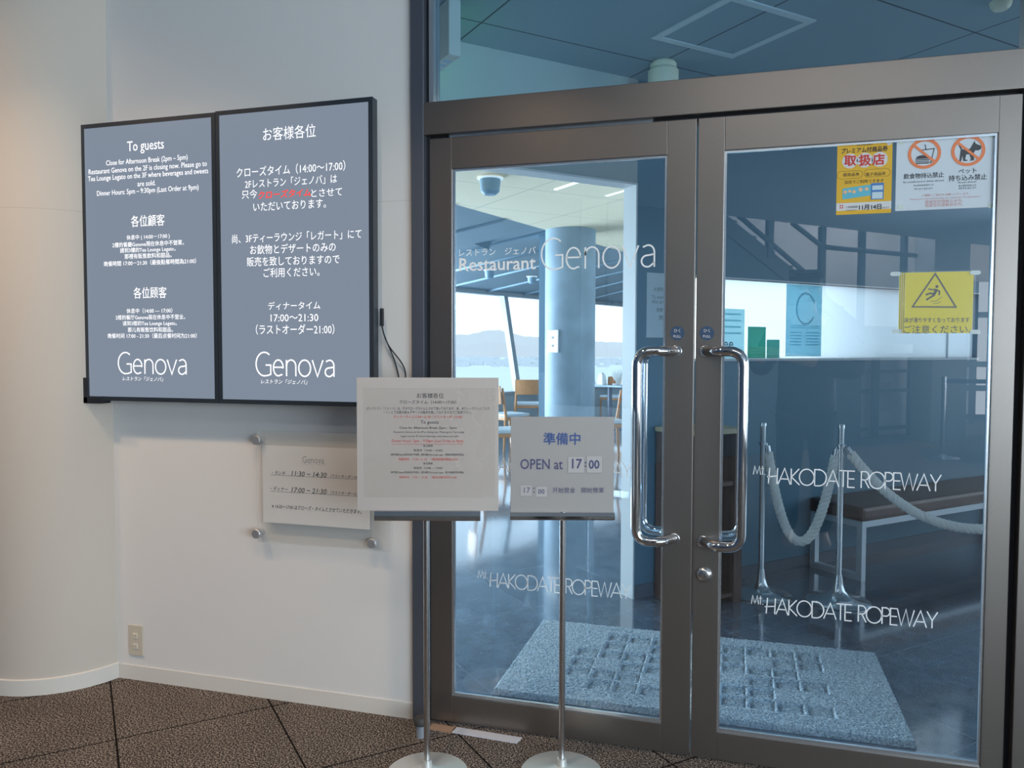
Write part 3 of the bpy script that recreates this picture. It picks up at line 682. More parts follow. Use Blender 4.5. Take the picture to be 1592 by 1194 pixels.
# yellow voucher poster
t = thing('voucher_poster', 'yellow shop voucher poster with red characters taped to the door glass', 'poster', FS.w(*FS.uv(1344, 333)))
YEL = translucent_mat('yellow_poster', (0.90, 0.60, 0.10), 0.3)
r = FS.rect(1301, 219, 1386.5, 332.5); x0, z0, x1, z1 = r
sh = sheet(FS, r, 'sheet', YEL, t, 0, 0.0006)
mb = MB(); bz = z0+(z1-z0)*0.055; flat(mb, FS, [(x0, bz), (x1, bz), (x1, z0+(z1-z0)*0.16), (x0, z0+(z1-z0)*0.16)], 0.001); mb.build('white_strip', PAPER, sh)
mb = MB()
W_ = x1-x0; H_ = z1-z0
for k in (0.235, 0.505, 0.775): disc(mb, FS, x0+W_*k, z0+H_*0.735, W_*0.145, W_*0.145, 0.001)
disc(mb, FS, x0+W_*0.94, z0+H_*0.955, W_*0.05, W_*0.05, 0.001)
mb.build('white_discs', PAPER, sh)
text(FS, 'lettering', REDINK, sh, [('取', 1313, 1331, 250, dict(bold=0.03)), ('扱', 1335.5, 1354, 249, dict(bold=0.03)), ('店', 1357, 1375, 248, dict(bold=0.03))], off=0.0016)
text(FS, 'lettering', INK, sh, [('2022年度 函館市', 1332, 1357, 225), ('プレミアム付商品券', 1308, 1380, 233, dict(bold=0.02, asp=1.2)), ('紙商品券', 1311, 1336, 271.5), ('電子商品券', 1346, 1377, 270.5), ('当店でご利用できます', 1313, 1374, 282),
 ('11月14日', 1335.5, 1370, 322, dict(bold=0.03)), ('(月)まで', 1371, 1382, 323), ('ご利用期間', 1315, 1333, 322), ('令和4年7月1日～', 1315, 1333, 327)], off=0.0016)
mb = MB()
for cu, cv in ((0.235, 0.545), (0.735, 0.553)):
    hw = W_*0.235; hh = H_*0.052; cx = x0+W_*cu; cy = z0+H_*cv
    pts = arc(cx+hw-hh, cy, hh, hh, -90, 90, 10)+arc(cx-hw+hh, cy, hh, hh, 90, 270, 10)
    stroke(mb, FS, pts, 0.0007, 0.0012, closed=True)
mb.build('oval_outline', INK, sh)
CY = mat('cyan_print', (0.12, 0.48, 0.60), 0.5)
mb = MB(); flat(mb, FS, [(x0+W_*0.11, z0+H_*0.21), (x0+W_*0.64, z0+H_*0.25), (x0+W_*0.64, z0+H_*0.40), (x0+W_*0.11, z0+H_*0.36)], 0.001)
mb.build('ticket_picture', CY, sh)
mb = MB()
for cu, cv, rr in ((0.16, 0.31, 0.035), (0.24, 0.32, 0.03), (0.32, 0.31, 0.035), (0.44, 0.335, 0.04), (0.55, 0.34, 0.035)): disc(mb, FS, x0+W_*cu, z0+H_*cv, W_*rr, W_*rr, 0.0014)
mb.build('ticket_print', mat('peach_print', (0.80, 0.50, 0.28), 0.5), sh)
mb = MB(); flat(mb, FS, [(x0+W_*0.63, z0+H_*0.19), (x0+W_*0.86, z0+H_*0.19), (x0+W_*0.86, z0+H_*0.415), (x0+W_*0.63, z0+H_*0.415)], 0.0016); ph = mb.build('phone_picture', mat('blue_print', (0.06, 0.20, 0.50), 0.5), sh)
mb = MB(); flat(mb, FS, [(x0+W_*0.65, z0+H_*0.20), (x0+W_*0.84, z0+H_*0.20), (x0+W_*0.84, z0+H_*0.29), (x0+W_*0.65, z0+H_*0.29)], 0.002); flat(mb, FS, [(x0+W_*0.65, z0+H_*0.32), (x0+W_*0.84, z0+H_*0.32), (x0+W_*0.84, z0+H_*0.38), (x0+W_*0.65, z0+H_*0.38)], 0.002)
mb.build('phone_screen', mat('pale_print', (0.55, 0.68, 0.72), 0.5), sh)
mb = MB()
for dx in (0.055, 0.095):
    for dz in (0.095, 0.125): disc(mb, FS, x0+W_*(0.02+dx), z0+H_*dz, W_*0.014, W_*0.014, 0.0016, 10)
mb.build('red_mark', REDINK, sh)

# white prohibition sheet
t = thing('prohibition_sheet', 'white sheet with two orange prohibition rings, no food and no pets', 'poster', FS.w(*FS.uv(1470, 326)))
r = FS.rect(1393, 215, 1547.5, 325); x0, z0, x1, z1 = r; W_ = x1-x0; H_ = z1-z0
sh = sheet(FS, r, 'sheet', translucent_mat('white_poster', (0.80, 0.83, 0.85), 0.35), t, 0, 0.0006)
ORG = mat('orange_print', (0.80, 0.22, 0.08), 0.5); DK = mat('charcoal_print', (0.055, 0.06, 0.07), 0.6)
c1 = FS.uv(1437, 239); c2 = FS.uv(1505, 234.5); R_ = 0.0515*1.0
RR = abs(FS.uv(1463, 238).x-c1.x)
mb = MB()   # burger and drink
for k, (w0, zz, hh) in enumerate(((0.40, -0.30, 0.10), (0.42, -0.43, 0.07), (0.42, -0.54, 0.06), (0.38, -0.66, 0.08))):
    cx = c1.x-RR*0.12; hw = RR*w0
    if k == 0: flat(mb, FS, [(cx+p[0], c1.y+RR*(-0.33)+p[1]) for p in arc(0, 0, hw, RR*0.24, 0, 180, 14)], 0.001)
    else: flat(mb, FS, [(cx-hw, c1.y+RR*zz), (cx+hw, c1.y+RR*zz), (cx+hw, c1.y+RR*(zz+hh)), (cx-hw, c1.y+RR*(zz+hh))], 0.001)
q = lambda u, v: (c1.x+RR*u, c1.y+RR*v)
stroke(mb, FS, [q(-0.22, 0.24), q(0.62, 0.30)], 0.0026, 0.001); stroke(mb, FS, [q(0.58, 0.30), q(0.40, -0.62), q(0.26, -0.60)], 0.0024, 0.001); stroke(mb, FS, [q(0.10, 0.24), q(0.02, 0.60)], 0.0024, 0.001)
mb.build('food_pictogram', DK, sh)
mb = MB(); q2 = lambda u, v: (c2.x+RR*u, c2.y+RR*v)
flat(mb, FS, [q2(-0.44, 0.12), q2(-0.56, 0.34), q2(-0.48, 0.38), q2(-0.34, 0.10), q2(0.12, 0.12), q2(0.10, -0.2), q2(0.05, -0.24), q2(-0.1, -0.22), q2(-0.16, -0.56), q2(-0.04, -0.58), q2(-0.02, -0.66), q2(-0.28, -0.66), q2(-0.32, -0.3), q2(-0.40, -0.66), q2(-0.56, -0.66), q2(-0.50, -0.58), q2(-0.48, -0.3)], 0.001)
flat(mb, FS, [q2(0.10, 0.12), q2(0.36, 0.62), q2(0.42, 0.44), q2(0.76, 0.26), q2(0.74, 0.06), q2(0.60, -0.02), q2(0.42, 0.0), q2(0.34, -0.16), q2(0.36, -0.64), q2(0.26, -0.64), q2(0.14, -0.66), q2(0.10, -0.60), q2(0.18, -0.56), q2(0.08, -0.22)], 0.001)
mb.build('dog_pictogram', DK, sh)
for c in (c1, c2):
    mb = MB(); stroke(mb, FS, arc(c.x, c.y, RR*0.90, RR*0.90, 0, 360, 48)[:-1], RR*0.2, 0.0016, closed=True)
    a = math.radians(138); stroke(mb, FS, [(c.x+RR*0.84*math.cos(a), c.y+RR*0.84*math.sin(a)), (c.x-RR*0.84*math.cos(a), c.y-RR*0.84*math.sin(a))], RR*0.16, 0.0017)
    mb.build('prohibition_ring', ORG, sh)
text(FS, 'lettering', DK, sh, [('飲食物持込禁止', 1405, 1467, 273, dict(bold=0.015, asp=1.1)), ('No outside food or drinks allowed', 1404, 1467, 282), ('禁止携带食品饮料入内', 1420, 1451, 288), ('외부 음식 반입 금지', 1421, 1449, 293.5),
 ('ペット', 1490, 1518, 266, dict(bold=0.015)), ('持ち込み禁止', 1475, 1534, 276, dict(bold=0.015, asp=1.1)), ('No pets allowed', 1489, 1517, 283.5), ('禁止携带宠物入内', 1490, 1517, 288.5), ('애완동물 출입 금지', 1490, 1517, 292.5)], off=0.0012)
text(FS, 'red_lettering', mat('pale_red_ink', (0.62, 0.30, 0.27), 0.7), sh, [('ご理解とご協力をお願いいたします。', 1433, 1507, 302.5), ('Thank you for your understanding and cooperation. We appreciate it.', 1414, 1524, 308), ('感谢您的理解与合作。', 1438, 1497, 313), ('感謝您的理解與合作。', 1438, 1497, 318.5)], off=0.0012)
mb = MB()
for px, py in ((1400, 222), (1542, 211), (1400, 322), (1541, 320)):
    c = FS.uv(px, py); flat(mb, FS, [(c.x-0.007, c.y-0.006), (c.x+0.007, c.y-0.006), (c.x+0.007, c.y+0.006), (c.x-0.007, c.y+0.006)], 0.0014)
mb.build('tape_tab', mat('pale_green_tape', (0.62, 0.70, 0.62), 0.4), t)

# yellow slip warning in a clear sleeve
t = thing('slip_warning', 'yellow slippery floor warning in a clear sleeve on the door glass', 'warning sign', FS.w(*FS.uv(1455, 520)))
r = FS.rect(1397.5, 423, 1512.5, 518); x0, z0, x1, z1 = r; W_ = x1-x0; H_ = z1-z0
sh = sheet(FS, r, 'sheet', mat('warning_yellow', (0.70, 0.60, 0.02), 0.18, coat=0.4), t, 0, 0.0006)
mb = MB(); stroke(mb, FS, pxs(FS, [(1418.5, 477), (1454, 425.5), (1486, 477.5)]), 0.0042, 0.0012, closed=True)
DKG = mat('warning_black', (0.06, 0.065, 0.05), 0.4)
mb.build('warning_triangle', DKG, sh)
mb = MB(); c = FS.uv(1456.5, 445.5); disc(mb, FS, c.x, c.y, 0.0042, 0.0042, 0.0012, 18)
for pts, wd in (([(1443, 449), (1449, 450.5), (1455, 450)], 0.004), ([(1455, 450), (1460.5, 453), (1460, 459)], 0.004), ([(1455.5, 451), (1452, 458)], 0.0075), ([(1453, 457.5), (1446, 456), (1439, 458.5)], 0.005), ([(1453, 458.5), (1445, 463), (1440, 466.5)], 0.005)):
    stroke(mb, FS, pxs(FS, pts), wd, 0.0012)
stroke(mb, FS, pxs(FS, [(1446, 469), (1456, 468), (1465, 461)]), 0.0012, 0.0012); stroke(mb, FS, pxs(FS, [(1450, 472), (1458, 471.5), (1463, 468.5)]), 0.0012, 0.0012)
mb.build('slipping_figure', DKG, sh)
text(FS, 'lettering', DKG, sh, [('床が滑りやすくなっております', 1406, 1507, 497.5, dict(asp=1.3, bold=0.012)), ('ご注意ください', 1405, 1504, 512, dict(asp=1.05, bold=0.005))], off=0.0012)
mb = MB(); mb.prism([FS.w(x0-0.004, z0-0.002, 0.0018), FS.w(x1+0.006, z0-0.002, 0.0018), FS.w(x1+0.006, z1+0.003, 0.0018), FS.w(x0-0.004, z1+0.003, 0.0018)], FS.N*0.0005)
mb.build('clear_sleeve', film_mat('sleeve_plastic', (0.93, 0.95, 0.95), 0.93, 0.1), t)
mb = MB()
for i in range(3): mb.tube([FS.w(x0+0.004+i*0.005, z0+0.001, 0.0024), FS.w(x0+0.0045+i*0.005, z1-0.001, 0.0024)], 0.0007, 6)
for px, py in ((1392, 426), (1516, 424), (1394, 515), (1516, 516)):
    c = FS.uv(px, py)
    pts = arc(c.x+0.008, c.y, 0.006, 0.006, -90, 90, 8)+arc(c.x-0.008, c.y, 0.006, 0.006, 90, 270, 8)
    tb = MB(); tb.prism([FS.w(u, v, 0.0019) for u, v in pts], FS.N*0.0006); tb.build('tape_tab', mat('clear_tape', (0.55, 0.64, 0.64), 0.3), t)
mb.build('sleeve_fold', mat('sleeve_edge', (0.75, 0.76, 0.6), 0.2), t)

# ---------------------------------------------------------------- restaurant shell
struct(MB().prism([(-9, 0.05, -0.05), (6.5, 0.05, -0.05), (6.5, 17, -0.05), (-9, 17, -0.05)], (0, 0, 0.05)).build('floor_restaurant', STONE))
ZC = 2.637
VCEIL = panel_ceiling('vestibule_ceiling_shaded', (0.30, 0.40, 0.47), (0.06, 0.08, 0.10))  # cream ceiling again, with the vestibule's dim blue shade in its colour
DCEIL = panel_ceiling('dining_ceiling_panel', (0.74, 0.62, 0.43), (0.30, 0.29, 0.25))
INW = mat('inner_wall_blue_grey', (0.115, 0.24, 0.32), 0.55, noise=(1.5, 0.05))
PORT = mat('portal_reveal_cream', (0.78, 0.79, 0.77), 0.35)
e2a, e2b = 1.44, 1.52
# vestibule ceiling in front of the inner wall, dining ceiling behind
mb = MB(); mb.prism([(-4, 0.10, ZC), (5.4, 0.10, ZC), (5.4, 5.4+2.036, ZC), (-1.93, 0.10, ZC)][0:1]+[(5.4, 0.10, ZC), (5.4, 7.44, ZC), (-1.94, 0.10, ZC)], (0, 0, 0.1)) if False else None
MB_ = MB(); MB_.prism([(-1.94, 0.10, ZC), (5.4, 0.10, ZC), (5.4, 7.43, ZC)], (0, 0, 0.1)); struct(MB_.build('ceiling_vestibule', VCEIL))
A0 = Vector((-2.556, 4.45)); A1 = Vector((-2.09, 6.238)); dA = (A1-A0)/(A1.y-A0.y)
Aat = lambda y: A0+dA*(y-A0.y)
c0 = Aat(-2.5); c1_ = Aat(16.5)
mb = MB(); q1 = E(5.2, e2b)
q1 = E(1.95, e2b); q2 = E(1.95, 2.6)
mb.prism([(-2.05, 0.10, ZC), (q1.x, q1.y, ZC), (q2.x, q2.y, ZC), (Aat(q2.y).x, q2.y, ZC), (Aat(0.1).x, 0.1, ZC)], (0, 0, 0.1)); mb.prism([(q2.x, q2.y, ZC), (-0.3, 16.5, ZC), (c1_.x, 16.5, ZC), (Aat(q2.y).x, q2.y, ZC)], (0, 0, 0.1)); struct(mb.build('ceiling_dining', DCEIL))
# inner wall with portal and lit band opening
ME = Matrix(((S2, -S2, 0, 0), (S2, S2, 0, 0), (0, 0, 1, 0), (0, 0, 0, 1)))
BX0, BX1, BZ0, BZ1 = 1.05, 3.70, 1.235, 1.672
mb = MB()
mb.box((0.738, e2a, 0), (BX0, e2b, ZC), ME); mb.box((BX1, e2a, 0), (3.86, e2b, ZC), ME)
mb.box((BX0, e2a, 0), (BX1, e2b, BZ0), ME); mb.box((BX0, e2a, BZ1), (BX1, e2b, ZC), ME)
iw = mb.build('wall_inner', INW); struct(iw)
mb = MB(); mb.box((-1.29, e2a, 2.122), (0.738, e2b, ZC), ME); struct(mb.build('wall_portal_header', mat('header_grey_green', (0.42, 0.46, 0.45), 0.6)))
mb = MB(); mb.box((0.729, e2a-0.004, 0), (0.738, e2b+0.02, 2.122), ME); mb.box((-1.29, e2a-0.004, 2.112), (0.738, e2b+0.02, 2.122), ME); struct(mb.build('trim_6', PORT))
mb = MB(); mb.box((0.738, e2a-0.006, 0), (3.86, e2a, 0.07), ME); struct(mb.build('baseboard_inner', mat('dark_skirting', (0.12, 0.16, 0.20), 0.5)))
win = MB().box((BX0, 1.478, BZ0), (BX1, 1.482, BZ1), ME).build('window_2', translucent_mat('frosted_window', (0.97, 0.965, 0.95), 0.9)); struct(win)
mb = MB()
mb.box((BX0, e2a-0.01, BZ0-0.012), (BX1, e2b, BZ0), ME); mb.box((BX0, e2a-0.004, BZ1), (BX1, e2b, BZ1+0.008), ME); mb.box((3.40, 1.47, BZ0), (3.412, 1.49, BZ1), ME)
mb.build('window_frame', mat('pale_frame', (0.55, 0.64, 0.68), 0.4), win)
struct(MB().box((5.3, 0.1, 0), (5.4, 7.5, 0.35)).build('wall_vestibule_right', INW))
struct(MB().box((3.86, e2a, 0), (6.2, e2b, ZC), ME).build('wall_inner_end', INW))
# right side of the dining room
mb = MB(); p = E(1.9, 2.6)
mb.prism([(p.x, p.y, 0), (p.x+0.12, p.y, 0), (-0.3, 16.5, 0), (-0.42, 16.5, 0)], (0, 0, ZC)); struct(mb.build('wall_dining_right', mat('dining_wall_pale', (0.6, 0.64, 0.66), 0.7)))
# posters on the frosted band
struct(MB().prism([(-0.22, 3.45, 0), E(1.97, 1.54), E(6.2, 1.54), (6.4, 12, 0), (-0.15, 12, 0)], (0, 0, 0.02)).build('bounce_slab', mat('pale_bounce_slab', (0.80, 0.79, 0.77), 0.9)))  # unseen slab added to bounce sky light into the frosted band
def band_poster(px0, py0, px1, py1, m_, label, name='backlit_poster', off=0.0, group='posters on the lit band'):
    n = Vector((-S2, S2, 0)); a = hit(px0, (py0+py1)/2, n, 1.474); b = hit(px1, (py0+py1)/2, n, 1.474)
    zt = hit((px0+px1)/2, py0, n, 1.474).z; zb = max(BZ0+0.002, hit((px0+px1)/2, py1, n, 1.474).z)
    ea = (a.x+a.y)*S2; eb = (b.x+b.y)*S2
    o = MB().box((ea, 1.4725, zb), (eb, 1.4745, min(zt, BZ1-0.004)), ME).build(name, m_)
    tag(o, label, 'poster', group)
    return o, ea, zb, eb, min(zt, BZ1-0.004)
FB = Frame(E(0, 1.4715), (S2, S2, 0))
PTEAL = translucent_mat('backlit_teal_paper', (0.46, 0.66, 0.72), 0.9); PGRN = translucent_mat('backlit_green_paper', (0.17, 0.46, 0.39), 0.9)
PTXT = mat('poster_dark_print', (0.08, 0.16, 0.22), 0.7)
o, ea, zb, eb, zt = band_poster(1222, 441, 1277, 554, PTEAL, 'tall pale blue poster hung on the lit white band')
mb = MB(); wv = eb-ea
stroke(mb, FB, arc((ea+eb)/2+0.01, zt-0.14, wv*0.26, 0.09, 20, 330, 18), 0.012, 0.0012)
for k in range(2): stroke(mb, FB, [(ea+0.03, zb+0.18-k*0.012), (eb-0.02, zb+0.18-k*0.012)], 0.005, 0.0012)
for k in range(5):
    for q0, q1_ in ((0.10, 0.42), (0.55, 0.92)): stroke(mb, FB, [(ea+wv*q0, zb+0.14-k*0.018), (ea+wv*q1_, zb+0.14-k*0.018)], 0.006, 0.0012)
mb.build('printed_picture', translucent_mat('print_teal', (0.36, 0.55, 0.62), 0.9), o)
band_poster(1162.5, 508, 1190, 561, PGRN, 'green upright card at the foot of the lit band')
band_poster(1192, 528, 1211.5, 558, translucent_mat('backlit_green_card', (0.22, 0.46, 0.42), 0.9), 'small green card right of the taller green card')
o, ea, zb, eb, zt = band_poster(1112, 480, 1157, 561, translucent_mat('backlit_sky_paper', (0.56, 0.73, 0.76), 0.9), 'pale blue notice reading Free behind the right door handle')
text(FB, 'lettering', PTXT, o, [('Free', 1110, 1140, 534, dict(bold=0.01))], off=0.0014)
mb = MB()
for k in range(4): stroke(mb, FB, [(ea+0.02, zt-0.03-k*0.035), (eb-0.03, zt-0.03-k*0.035)], 0.010, 0.0012)
mb.build('printed_lines', translucent_mat('print_sky', (0.36, 0.58, 0.62), 0.9), o)
# paper notice on the inner wall, seen through the left door
FI = Frame(E(0, e2a), (S2, S2, 0))
rr = FI.rect(1005, 425, 1056, 525)
o = tag(sheet(FI, rr, 'wall_notice', mat('pale_notice', (0.62, 0.72, 0.76), 0.7), None, 0.0005, 0.001), 'pale paper notice on the inner wall beside the portal', 'notice')
text(FI, 'lettering', GREYINK, o, [('お煙草の', 1016, 1036, 450), ('To smoke', 1013, 1036, 462), ('this area', 1013, 1036, 469), ('禁煙です', 1020, 1040, 482), ('禁烟', 1024, 1036, 494)], off=0.0022)

# ---------------------------------------------------------------- vestibule objects
# floor mat
MATM = bpy.data.materials.new('shag_mat'); MATM.use_nodes = True; n = MATM.node_tree; b = n.nodes['Principled BSDF']
b.inputs['Roughness'].default_value = 1; b.inputs['Specular IOR Level'].default_value = 0.05
t_ = nd(n, 'ShaderNodeTexCoord'); nz = nd(n, 'ShaderNodeTexNoise'); nz.inputs['Scale'].default_value = 140; nz.inputs['Detail'].default_value = 2
n.links.new(t_.outputs['Object'], nz.inputs['Vector']); r_ = nd(n, 'ShaderNodeValToRGB'); n.links.new(nz.outputs[0], r_.inputs[0])
r_.color_ramp.elements[0].position = 0.32; r_.color_ramp.elements[0].color = (0.27, 0.36, 0.44, 1); r_.color_ramp.elements[1].position = 0.62; r_.color_ramp.elements[1].color = (0.74, 0.84, 0.90, 1)
n.links.new(r_.outputs[0], b.inputs['Base Color'])
bp = nd(n, 'ShaderNodeBump'); bp.inputs['Strength'].default_value = 0.9; bp.inputs['Distance'].default_value = 0.006; n.links.new(nz.outputs[0], bp.inputs['Height']); n.links.new(bp.outputs[0], b.inputs['Normal'])
mx0, mx1, my0, my1 = -0.858, 0.575, 0.262, 1.055
mb = MB(); NX, NY = 300, 166; vg = []
rnd = random.Random(3)
def mat_h(x, y):
    h = 0.020
    u = (x-mx0-0.22)/0.098; v = (y-my0-0.09)/0.102
    if 0 <= u < 10 and 0 <= v < 6:
        i, j = int(u), int(v); fu, fv = u-i, v-j
        if (i+j*2) % 5 != 0 and (i, j) not in ((0, 4), (9, 1), (5, 2)) and 0.13 < fu and 0.15 < fv: h -= 0.018 if (fu < 0.27 or fv < 0.30 or fu > 0.93) else 0.009
    return h
for j in range(NY+1):
    row = []
    for i in range(NX+1):
        x = mx0+(mx1-mx0)*i/NX; y = my0+(my1-my0)*j/NY
        edge = i in (0, NX) or j in (0, NY)
        h = 0.0 if edge else mat_h(x, y)+rnd.uniform(-0.0022, 0.0022)
        row.append(mb.bm.verts.new((x+(0 if edge else rnd.uniform(-0.001, 0.001)), y, h)))
    vg.append(row)
for j in range(NY):
    for i in range(NX): f = mb.bm.faces.new([vg[j][i], vg[j][i+1], vg[j+1][i+1], vg[j+1][i]]); f.smooth = True
tag(mb.build('floor_mat', MATM, sharp=180), 'pale blue-grey shag mat with a raised square pattern just inside the doors', 'mat')

# stanchions and ropes
CHR2 = mat('chrome_stanchion', (0.70, 0.74, 0.76), 0.2, 0.9)
def stanchion(x, y, label):
    t = thing('rope_stanchion', label, 'stanchion', (x, y, 0), 'rope barrier stanchions')
    MB().lathe([(0.155, 0), (0.157, 0.006), (0.150, 0.012), (0.10, 0.022), (0.055, 0.036), (0.033, 0.06), (0.022, 0.10), (0.017, 0.14), (0, 0.14)], Matrix.Translation((x, y, 0)), 56).build('base', CHR2, t)
    MB().tube([(x, y, 0.12), (x, y, 0.893)], 0.0145, 20).build('pole', CHR2, t)
    MB().lathe([(0.0165, 0.888), (0.0165, 0.903), (0.012, 0.911), (0, 0.913)], Matrix.Translation((x, y, 0)), 20).build('cap', CHR2, t)
    MB().lathe([(0.016, 0.79), (0.021, 0.792), (0.021, 0.806), (0.016, 0.808)], Matrix.Translation((x, y, 0)), 20).build('rope_ring', CHR2, t)
    return t
P1, P2_, P3_ = (0.135, 1.79), (0.512, 1.79), (1.74, 1.79)
stanchion(*P1, 'chrome stanchion at the left end of the rope barrier'); stanchion(*P2_, 'chrome stanchion in the middle where both ropes meet, in front of the bench')
ROPE = mat('pale_twisted_rope', (0.93, 0.93, 0.88), 0.85, bump=(260, 0.5, 0.002))
def rope(a, b, sag, label):
    a = Vector(a); b = Vector(b); t = thing('barrier_rope', label, 'rope', a, 'barrier ropes'); n = 160; path = []
    for i in range(n+1):
        s = i/n; p = a.lerp(b, s)
        wd = 0.12*abs(b.x-a.x)
        k = 1-abs(2*s-1)**2.2
        p.z -= sag*k
        if (b-a).length < 0.6: p.x += (-0.02 if s < 0.5 else 0.02)*0
        path.append(p)
    L = [0]
    for p, q in zip(path, path[1:]): L.append(L[-1]+(q-p).length)
    # arc-length window for the rope body between the two metal ends
    tot = L[-1]; core = [(p, l) for p, l in zip(path, L) if 0.055 <= l <= tot-0.055]
    m = max(60, int(tot/0.006))
    def at_(l):
        for i in range(n):
            if L[i+1] >= l:
                f = (l-L[i])/max(1e-9, L[i+1]-L[i]); return path[i].lerp(path[i+1], f), (path[i+1]-path[i]).normalized()
        return path[-1], (path[-1]-path[-2]).normalized()
    mb = MB()
    for k in range(3):
        pts = []
        for i in range(m+1):
            l = 0.05+(tot-0.10)*i/m; p, d = at_(l)
            s_ = d.cross(Vector((0, 1, 0))).normalized(); q = d.cross(s_)
            an = 2*PI*(l/0.075+k/3); pts.append(p+(s_*math.cos(an)+q*math.sin(an))*0.0125)
        mb.tube(pts, 0.0132, 8)
    mb.build('twisted_rope', ROPE, t, sharp=80)
    for l0, l1 in ((0.012, 0.058), (tot-0.058, tot-0.012)):
        p, d = at_(l0); q, d2 = at_(l1); MB().tube([p, q], 0.0165, 14).build('ferrule', CHR2, t)
    for l0, s in ((0.0, 1), (tot, -1)):
        p, d = at_(l0); MB().tube([p-Vector((0, 0, 0.0)), p+d*s*0.008+Vector((0, 0, 0.006)), p+d*s*0.016], 0.004, 8).build('hook', CHR2, t)
rope((P1[0]+0.018, 1.79, 0.80), (P2_[0]-0.018, 1.79, 0.795), 0.50, 'short pale rope looped deep between the two chrome stanchions')
rope((P2_[0]+0.018, 1.79, 0.80), (P3_[0]-0.018, 1.79, 0.80), 0.385, 'long pale rope sagging rightward from the middle stanchion')
stanchion(*P3_, 'chrome stanchion at the far right end of the long rope')

# bench against the inner wall
bl = thing('waiting_bench', 'brown cushioned bench with white metal frame below the lit band', 'bench', E(3.0, 1.26))
be0, be1, b20, b21 = 2.035, 3.83, 1.075, 1.425
WMET = mat('white_metal_frame', (0.62, 0.68, 0.72), 0.35, 0.2)
for ex in (be0, be1-0.035):
    mb = MB(); mb.box((ex, b20, 0), (ex+0.035, b20+0.035, 0.335), ME); mb.box((ex, b21-0.035, 0), (ex+0.035, b21, 0.335), ME)
    mb.box((ex, b20+0.035, 0), (ex+0.035, b21-0.035, 0.035), ME); mb.box((ex, b20+0.035, 0.30), (ex+0.035, b21-0.035, 0.335), ME); mb.build('leg', WMET, bl)
mb = MB(); mb.box((be0+0.035, b20, 0.30), (be1-0.035, b20+0.03, 0.335), ME); mb.box((be0+0.035, b21-0.03, 0.30), (be1-0.035, b21, 0.335), ME); mb.build('seat_frame', WMET, bl)
MB().box((be0-0.012, b20-0.012, 0.335), (be1+0.012, b21+0.008, 0.415), ME, bev=0.022).build('seat', mat('brown_leather', (0.105, 0.06, 0.05), 0.4, noise=(6, 0.15)), bl)

# wooden pedestal shelf behind the door handle
pd = thing('pedestal_shelf', 'narrow open wooden shelf with pale top behind the right door handle', 'shelf', E(1.05, 1.28))
WD = mat('dark_walnut', (0.13, 0.075, 0.06), 0.5, noise=(8, 0.3, (4, 4, 0.6))); WT = mat('pale_wood_top', (0.50, 0.42, 0.26), 0.5, noise=(6, 0.15))
pe0, pe1, p20, p21 = 0.86, 1.198, 1.145, 1.42
for x_ in (pe0, pe1-0.055): MB().box((x_, p20, 0), (x_+0.055, p21, 0.865), ME, bev=0.002).build('side_panel', WD, pd)
MB().box((pe0+0.055, p21-0.012, 0), (pe1-0.055, p21, 0.865), ME).build('back_panel', mat('blue_grey_board', (0.25, 0.33, 0.38), 0.6), pd)
for z_ in (0.03, 0.32, 0.60): MB().box((pe0+0.055, p20+0.01, z_), (pe1-0.055, p21-0.012, z_+0.02), ME).build('shelf_board', WD, pd)
MB().box((pe0-0.01, p20-0.01, 0.865), (pe1+0.004, p21, 0.89), ME, bev=0.003).build('top', WT, pd)

# ceiling fittings in the vestibule
c = E(0.69, 1.19)
sp_ = thing('ceiling_spotlight', 'cream drum-shaped fitting on the vestibule ceiling just above the door header', 'ceiling light', (c.x, c.y, ZC))
CRM = mat('cream_fitting', (0.80, 0.78, 0.62), 0.45)
MB().lathe([(0, 2.475), (0.055, 2.475), (0.071, 2.49), (0.071, 2.592), (0.062, 2.604), (0.0, 2.604)], Matrix.Translation((c.x, c.y, 0)), 40).build('drum', CRM, sp_)
MB().lathe([(0.058, 2.602), (0.061, 2.606), (0.061, 2.625), (0.05, ZC), (0, ZC)], Matrix.Translation((c.x, c.y, 0)), 40).build('collar', CRM, sp_)
hp = thing('access_hatch', 'square pale-framed access hatch in the vestibule ceiling', 'ceiling hatch', E(0.69, 0.75, ZC))
HF = mat('hatch_frame', (0.62, 0.70, 0.74), 0.4)
mb = MB(); h0, h1, g0, g1 = 0.455, 0.93, 0.515, 0.99
for lo, hi in (((h0, g0), (h1, g0+0.035)), ((h0, g1-0.035), (h1, g1)), ((h0, g0+0.035), (h0+0.035, g1-0.035)), ((h1-0.035, g0+0.035), (h1, g1-0.035))): mb.box((*lo, ZC-0.006), (*hi, ZC), ME)
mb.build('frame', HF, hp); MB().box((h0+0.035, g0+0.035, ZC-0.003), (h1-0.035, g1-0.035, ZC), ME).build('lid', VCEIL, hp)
c = hit(1556, 3, (0, 0, 1), ZC)
dl = thing('smoke_detector', 'tiny round fitting on the vestibule ceiling above the right door', 'detector', (c.x, c.y, ZC))
MB().lathe([(0, ZC-0.03), (0.025, ZC-0.03), (0.036, ZC-0.018), (0.04, ZC), (0, ZC)], Matrix.Translation((c.x, c.y, 0)), 28).build('cover', CRM, dl)
